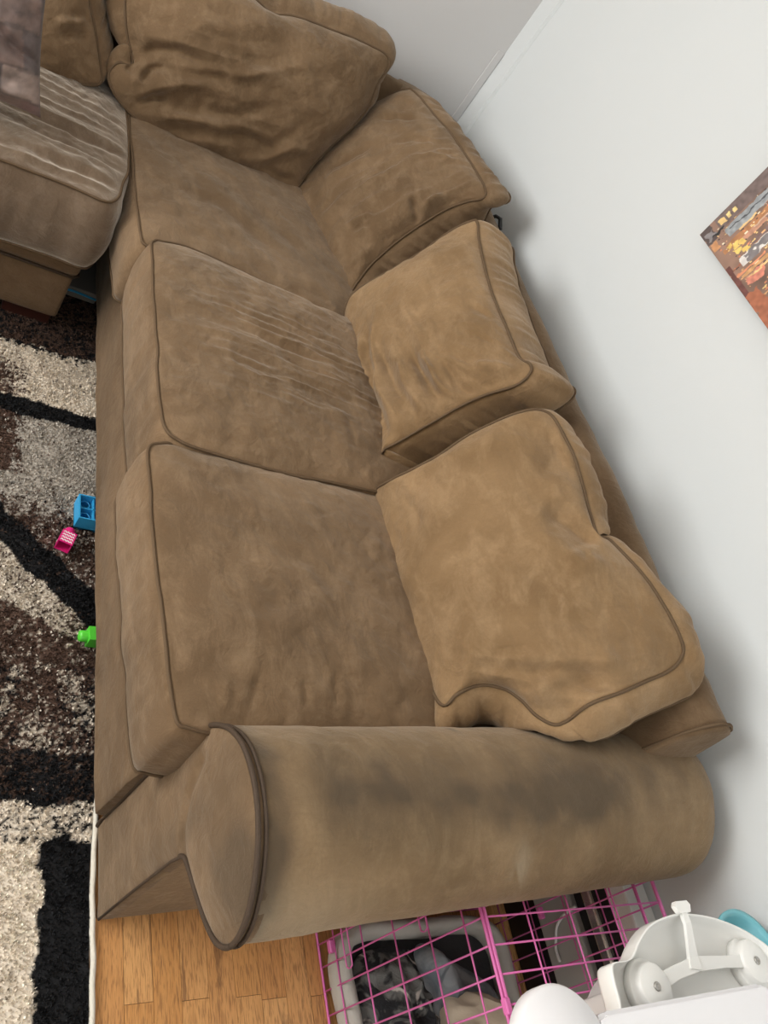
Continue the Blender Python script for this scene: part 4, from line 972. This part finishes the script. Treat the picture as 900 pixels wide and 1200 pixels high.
# bed in the crate
bed = thing('pet_bed', 'grey fleece pet bed with raised rim inside the pink crate', 'pet bed', (1.25, .15, .0005))
pts = np.array([(1.06, -.02), (1.25, -.035), (1.44, -.02), (1.462, .15), (1.445, .315), (1.25, .335), (1.055, .32), (1.042, .15)])
rim = catmull(pts, even_t(np.c_[pts, pts[:, :1]*0], 160))
rp = np.c_[rim, np.full(160, .045)]
V, F = tube_geo(rp, .019, 16, True)
V[:, 2] = .0115+(V[:, 2]-.026)*1.7
V = V+.006*np.stack([fbm(V, 18, 2, 2)]*3, 1)*[.5, .5, 0]
mesh_obj('rim', V, F, 'bed_fleece', bed)
V = [(p[0], p[1], .026) for p in rim]+[(1.25, .15, .030)]
mesh_obj('mattress', V, [(k, (k+1) % 160, 160) for k in range(160)], 'bed_cushion', bed)
def crumple(name, label, ctrl, height, mat, seed, z0=.04, amp=.022, peaks=()):
    C = np.array(ctrl, float); n = 160; m = 60
    L = catmull(C, even_t(np.c_[C, C[:, :1]*0], n)); c = L.mean(0)
    XY = np.concatenate([[c]]+[c+(L-c)*(i/m) for i in range(1, m+1)]); r = np.concatenate([[0]]+[np.full(n, i/m) for i in range(1, m+1)])
    P = np.c_[XY, XY[:, :1]*0]
    rid = 1-abs(noise3(P+.02*np.stack([noise3(P, 20, seed+3)]*3, 1), 17, seed)); rid2 = 1-abs(noise3(P, 34, seed+1))
    z = z0+height*(1-r**2.2)+amp*(rid-.5)*(1-r**4)+amp*.45*(rid2-.5)*(1-r**4)
    for px_, py_, h_, w_ in peaks: z += h_*np.exp(-((XY[:, 0]-px_)**2+(XY[:, 1]-py_)**2)/w_**2)
    z = np.maximum(z, .0335)
    V = np.c_[XY, z]; F = [(0, 1+k, 1+(k+1) % n) for k in range(n)]
    for i in range(m-1):
        b = 1+i*n
        for k in range(n):
            l = (k+1) % n; F.append((b+k, b+n+k, b+n+l, b+l))
    bb = len(V); V = np.concatenate([V, V[1+(m-1)*n:]-[0, 0, .004], [[c[0], c[1], .0365]]]); b = 1+(m-1)*n
    for k in range(n):
        l = (k+1) % n; F.append((b+k, bb+k, bb+l, b+l)); F.append((bb+k, bb+n, bb+l))
    o = mesh_obj(name, V, F, mat, None, True, origin=(c[0], c[1], .0365)); tag(o, label, 'blanket'); return o
crumple('blanket', 'dark mottled fleece blanket bunched in the pet bed', [(1.065, .0), (1.18, -.01), (1.26, .05), (1.27, .17), (1.25, .285), (1.14, .305), (1.07, .27), (1.06, .1)], .045, 'grey_camo_fleece', 3, amp=.035)
crumple('blanket', 'blue-grey cloth peaked over the beige cloth in the crate', [(1.23, .05), (1.33, .04), (1.43, .12), (1.43, .20), (1.34, .26), (1.25, .305), (1.21, .25), (1.21, .13)], .040, 'bluegrey_cloth', 8, amp=.03, peaks=((1.25, .262, .055, .03),))
crumple('blanket', 'crumpled beige cloth lying in the pink crate', [(1.24, .0), (1.36, .0), (1.44, .06), (1.445, .15), (1.38, .20), (1.29, .215), (1.24, .19), (1.23, .1)], .125, 'beige_cloth', 14, amp=.035)

# low heater along the wall behind the crate
ht = thing('baseboard_heater', 'low metal baseboard heater along the wall behind the pink crate', 'heater', (1.59, .0, 0))
HY0, HY1 = -.60, .40
box('back_plate', (1.595, HY0, 0), (1.629, HY1, .375), 'white_plastic', ht, .004, 1)
box('kick_strip', (1.565, HY0, 0), (1.594, HY1, .105), 'black_plastic', ht, .003, 1)
box('front_panel', (1.557, HY0, .107), (1.594, HY1, .218), 'grey_panel', ht, .006, 2)
box('slot', (1.575, HY0, .220), (1.594, HY1, .322), 'black_plastic', ht)
box('damper_blade', (1.554, HY0, .256), (1.574, HY1, .284), 'silver_metal', ht, .006, 2)
box('top_cover', (1.557, HY0, .324), (1.594, HY1, .375), 'white_plastic', ht, .005, 2)
P = np.array([(1.552, .310, .235), (1.551, .304, .197), (1.550, .289, .167), (1.551, .263, .149), (1.550, .244, .142), (1.548, .220, .145)])
cb_ = tube('cable', catmull(P, even_t(P, 60, False), False), .0035, 'white_cable', None, 6, False, origin=(1.60, .25, .10))
tag(cb_, 'thin white cable hanging in front of the baseboard heater', 'cable')

# ================================================================== white toddler seat, tray and teal tub on the crate
ZT = CZ+.0085
def extr_outline(bm, pts, z0, z1):
    vs0 = [bm.verts.new((p[0], p[1], z0)) for p in pts]; vs1 = [bm.verts.new((p[0], p[1], z1)) for p in pts]
    n = len(pts); bm.faces.new(vs0[::-1]); bm.faces.new(vs1)
    for k in range(n): bm.faces.new((vs0[k], vs0[(k+1) % n], vs1[(k+1) % n], vs1[k]))
def dish():
    root = thing('booster_chair', 'white plastic booster chair lying upside down, showing two screwed pads', 'booster chair', (1.37, .08, ZT))
    out = np.array([(1.0682, 0.0293), (1.0682, 0.0829), (1.0721, 0.1171), (1.0818, 0.1278), (1.1121, 0.1288), (1.1316, 0.1346), (1.1560, 0.1522), (1.1940, 0.1717), (1.2389, 0.1814), (1.2896, 0.1844), (1.3559, 0.1756), (1.4174, 0.1580), (1.4632, 0.1366), (1.4974, 0.1093), (1.5169, 0.0488), (1.5023, -0.0390), (1.3657, -0.0878), (1.1706, -0.0585)])
    L = catmull(out, even_t(np.c_[out, out[:, :1]*0], 240)); c = np.array([1.29, .05])
    zb, zt = ZT, .685
    rows = [(.55, zb), (.62, zb), (.66, zb+.01), (.70, zt-.05), (.985, zt-.032), (1.0, zt-.026), (1.0, zt-.002), (.996, zt), (.980, zt), (.976, zt-.003), (.962, zt-.020), (.90, zt-.034), (.5, zt-.038), (0.02, zt-.038)]
    V = []; F = []; n = 240
    for s, z in rows: V += [(c[0]+(p[0]-c[0])*s, c[1]+(p[1]-c[1])*s, z) for p in L]
    for i in range(len(rows)-1):
        for k in range(n):
            l = (k+1) % n; F.append((i*n+k, i*n+l, (i+1)*n+l, (i+1)*n+k))
    F.append(tuple(range(n))[::-1]); F.append(tuple((len(rows)-1)*n+k for k in range(n)))
    mesh_obj('shell', V, F, 'white_plastic', root)
    zf = zt-.037
    for (px_, py_) in ((1.172, .090), (1.452, .102)):
        pd = lathe('pad', [(.043, 0), (.043, .013), (.041, .015), (.0355, .015), (.0345, .026), (.032, .028), (.002, .028)], (px_, py_, zf), 'white_plastic', root, 40)
        lathe('screw', [(.0068, 0), (.0068, .0015), (.006, .0025), (.0032, .0025), (.0028, .001), (.001, .001)], (px_, py_, zf+.0282), 'screw_steel', pd, 16)
    bm = bmesh.new()
    def strip(pts, ws, zs_, t):
        pts = np.array(pts, float); tg = np.gradient(pts, axis=0); tg /= np.linalg.norm(tg, axis=1)[:, None]; nn = np.c_[-tg[:, 1], tg[:, 0]]
        rings = []
        for p, q, w, z in zip(pts, nn, ws, zs_):
            rings.append([bm.verts.new((p[0]+q[0]*w*sx, p[1]+q[1]*w*sx, z+dz)) for sx, dz in ((-1, 0), (1, 0), (1, t), (-1, t))])
        for r0, r1 in zip(rings, rings[1:]):
            for k in range(4): bm.faces.new((r0[k], r0[(k+1) % 4], r1[(k+1) % 4], r1[k]))
        bm.faces.new(rings[0][::-1]); bm.faces.new(rings[-1])
    z1_ = zf+.016
    strip([(1.195, .096), (1.238, .105), (1.297, .112), (1.366, .109), (1.430, .105)], (.011, .010, .011, .009, .010), [z1_]*5, .006)
    strip([(1.288, .104), (1.291, .122), (1.290, .146), (1.287, .168), (1.284, .188)], (.014, .011, .009, .0075, .007), [z1_+.002, z1_+.003, z1_+.011, zt-.001, zt+.001], .006)
    strip([(1.266, .190), (1.270, .192), (1.299, .192), (1.303, .190)], (.005, .009, .009, .005), [zt+.0005]*4, .008)
    bmesh.ops.recalc_face_normals(bm, faces=bm.faces)
    bm_obj('bracket', bm, 'white_plastic', root)
dish()
def tray():
    root = thing('toddler_tray', 'plain white plastic tray with round ear in front of the upturned booster chair', 'tray', (1.15, -.05, ZT))
    z0, z1 = .688, .720
    pts = []
    L = [(0.9682, 0.0196), (0.9780, 0.0645), (0.9976, 0.0685), (1.3692, 0.0665), (1.4083, 0.0489), (1.4279, 0.0000), (1.4279, -0.2445), (1.3888, -0.2934), (0.9291, -0.2934), (0.8802, -0.2445), (0.8802, -0.0587)]
    bm = bmesh.new(); extr_outline(bm, L, z0, z1)
    bmesh.ops.bevel(bm, geom=[e for e in bm.edges], offset=.006, segments=2, affect='EDGES')
    bm_obj('top', bm, 'white_plastic_cool', root)
    lathe('ear', [(.075, 0), (.078, .003), (.078, .024), (.074, .029), (.002, .030)], (.908, .033, z0+.002), 'white_plastic_cool', root, 48)
    bm = rbox((1.04, -.26, ZT), (1.14, -.04, z0+.004), .01, 2); bm_obj('pedestal', bm, 'white_plastic_cool', root, True)
    bm = rbox((1.30, -.26, ZT), (1.42, -.12, z0+.004), .01, 2); bm_obj('pedestal', bm, 'white_plastic_cool', root, True)
tray()
tub = lathe('plastic_tub', [(.066, 0), (.070, .002), (.088, .102), (.0965, .105), (.097, .110), (.090, .111), (.084, .104), (.064, .008), (.002, .006)], (1.527, .099, ZT), 'teal_plastic', None, 48, True, origin=(1.527, .099, ZT))
tag(tub, 'round teal plastic tub behind the upturned white booster chair', 'tub')
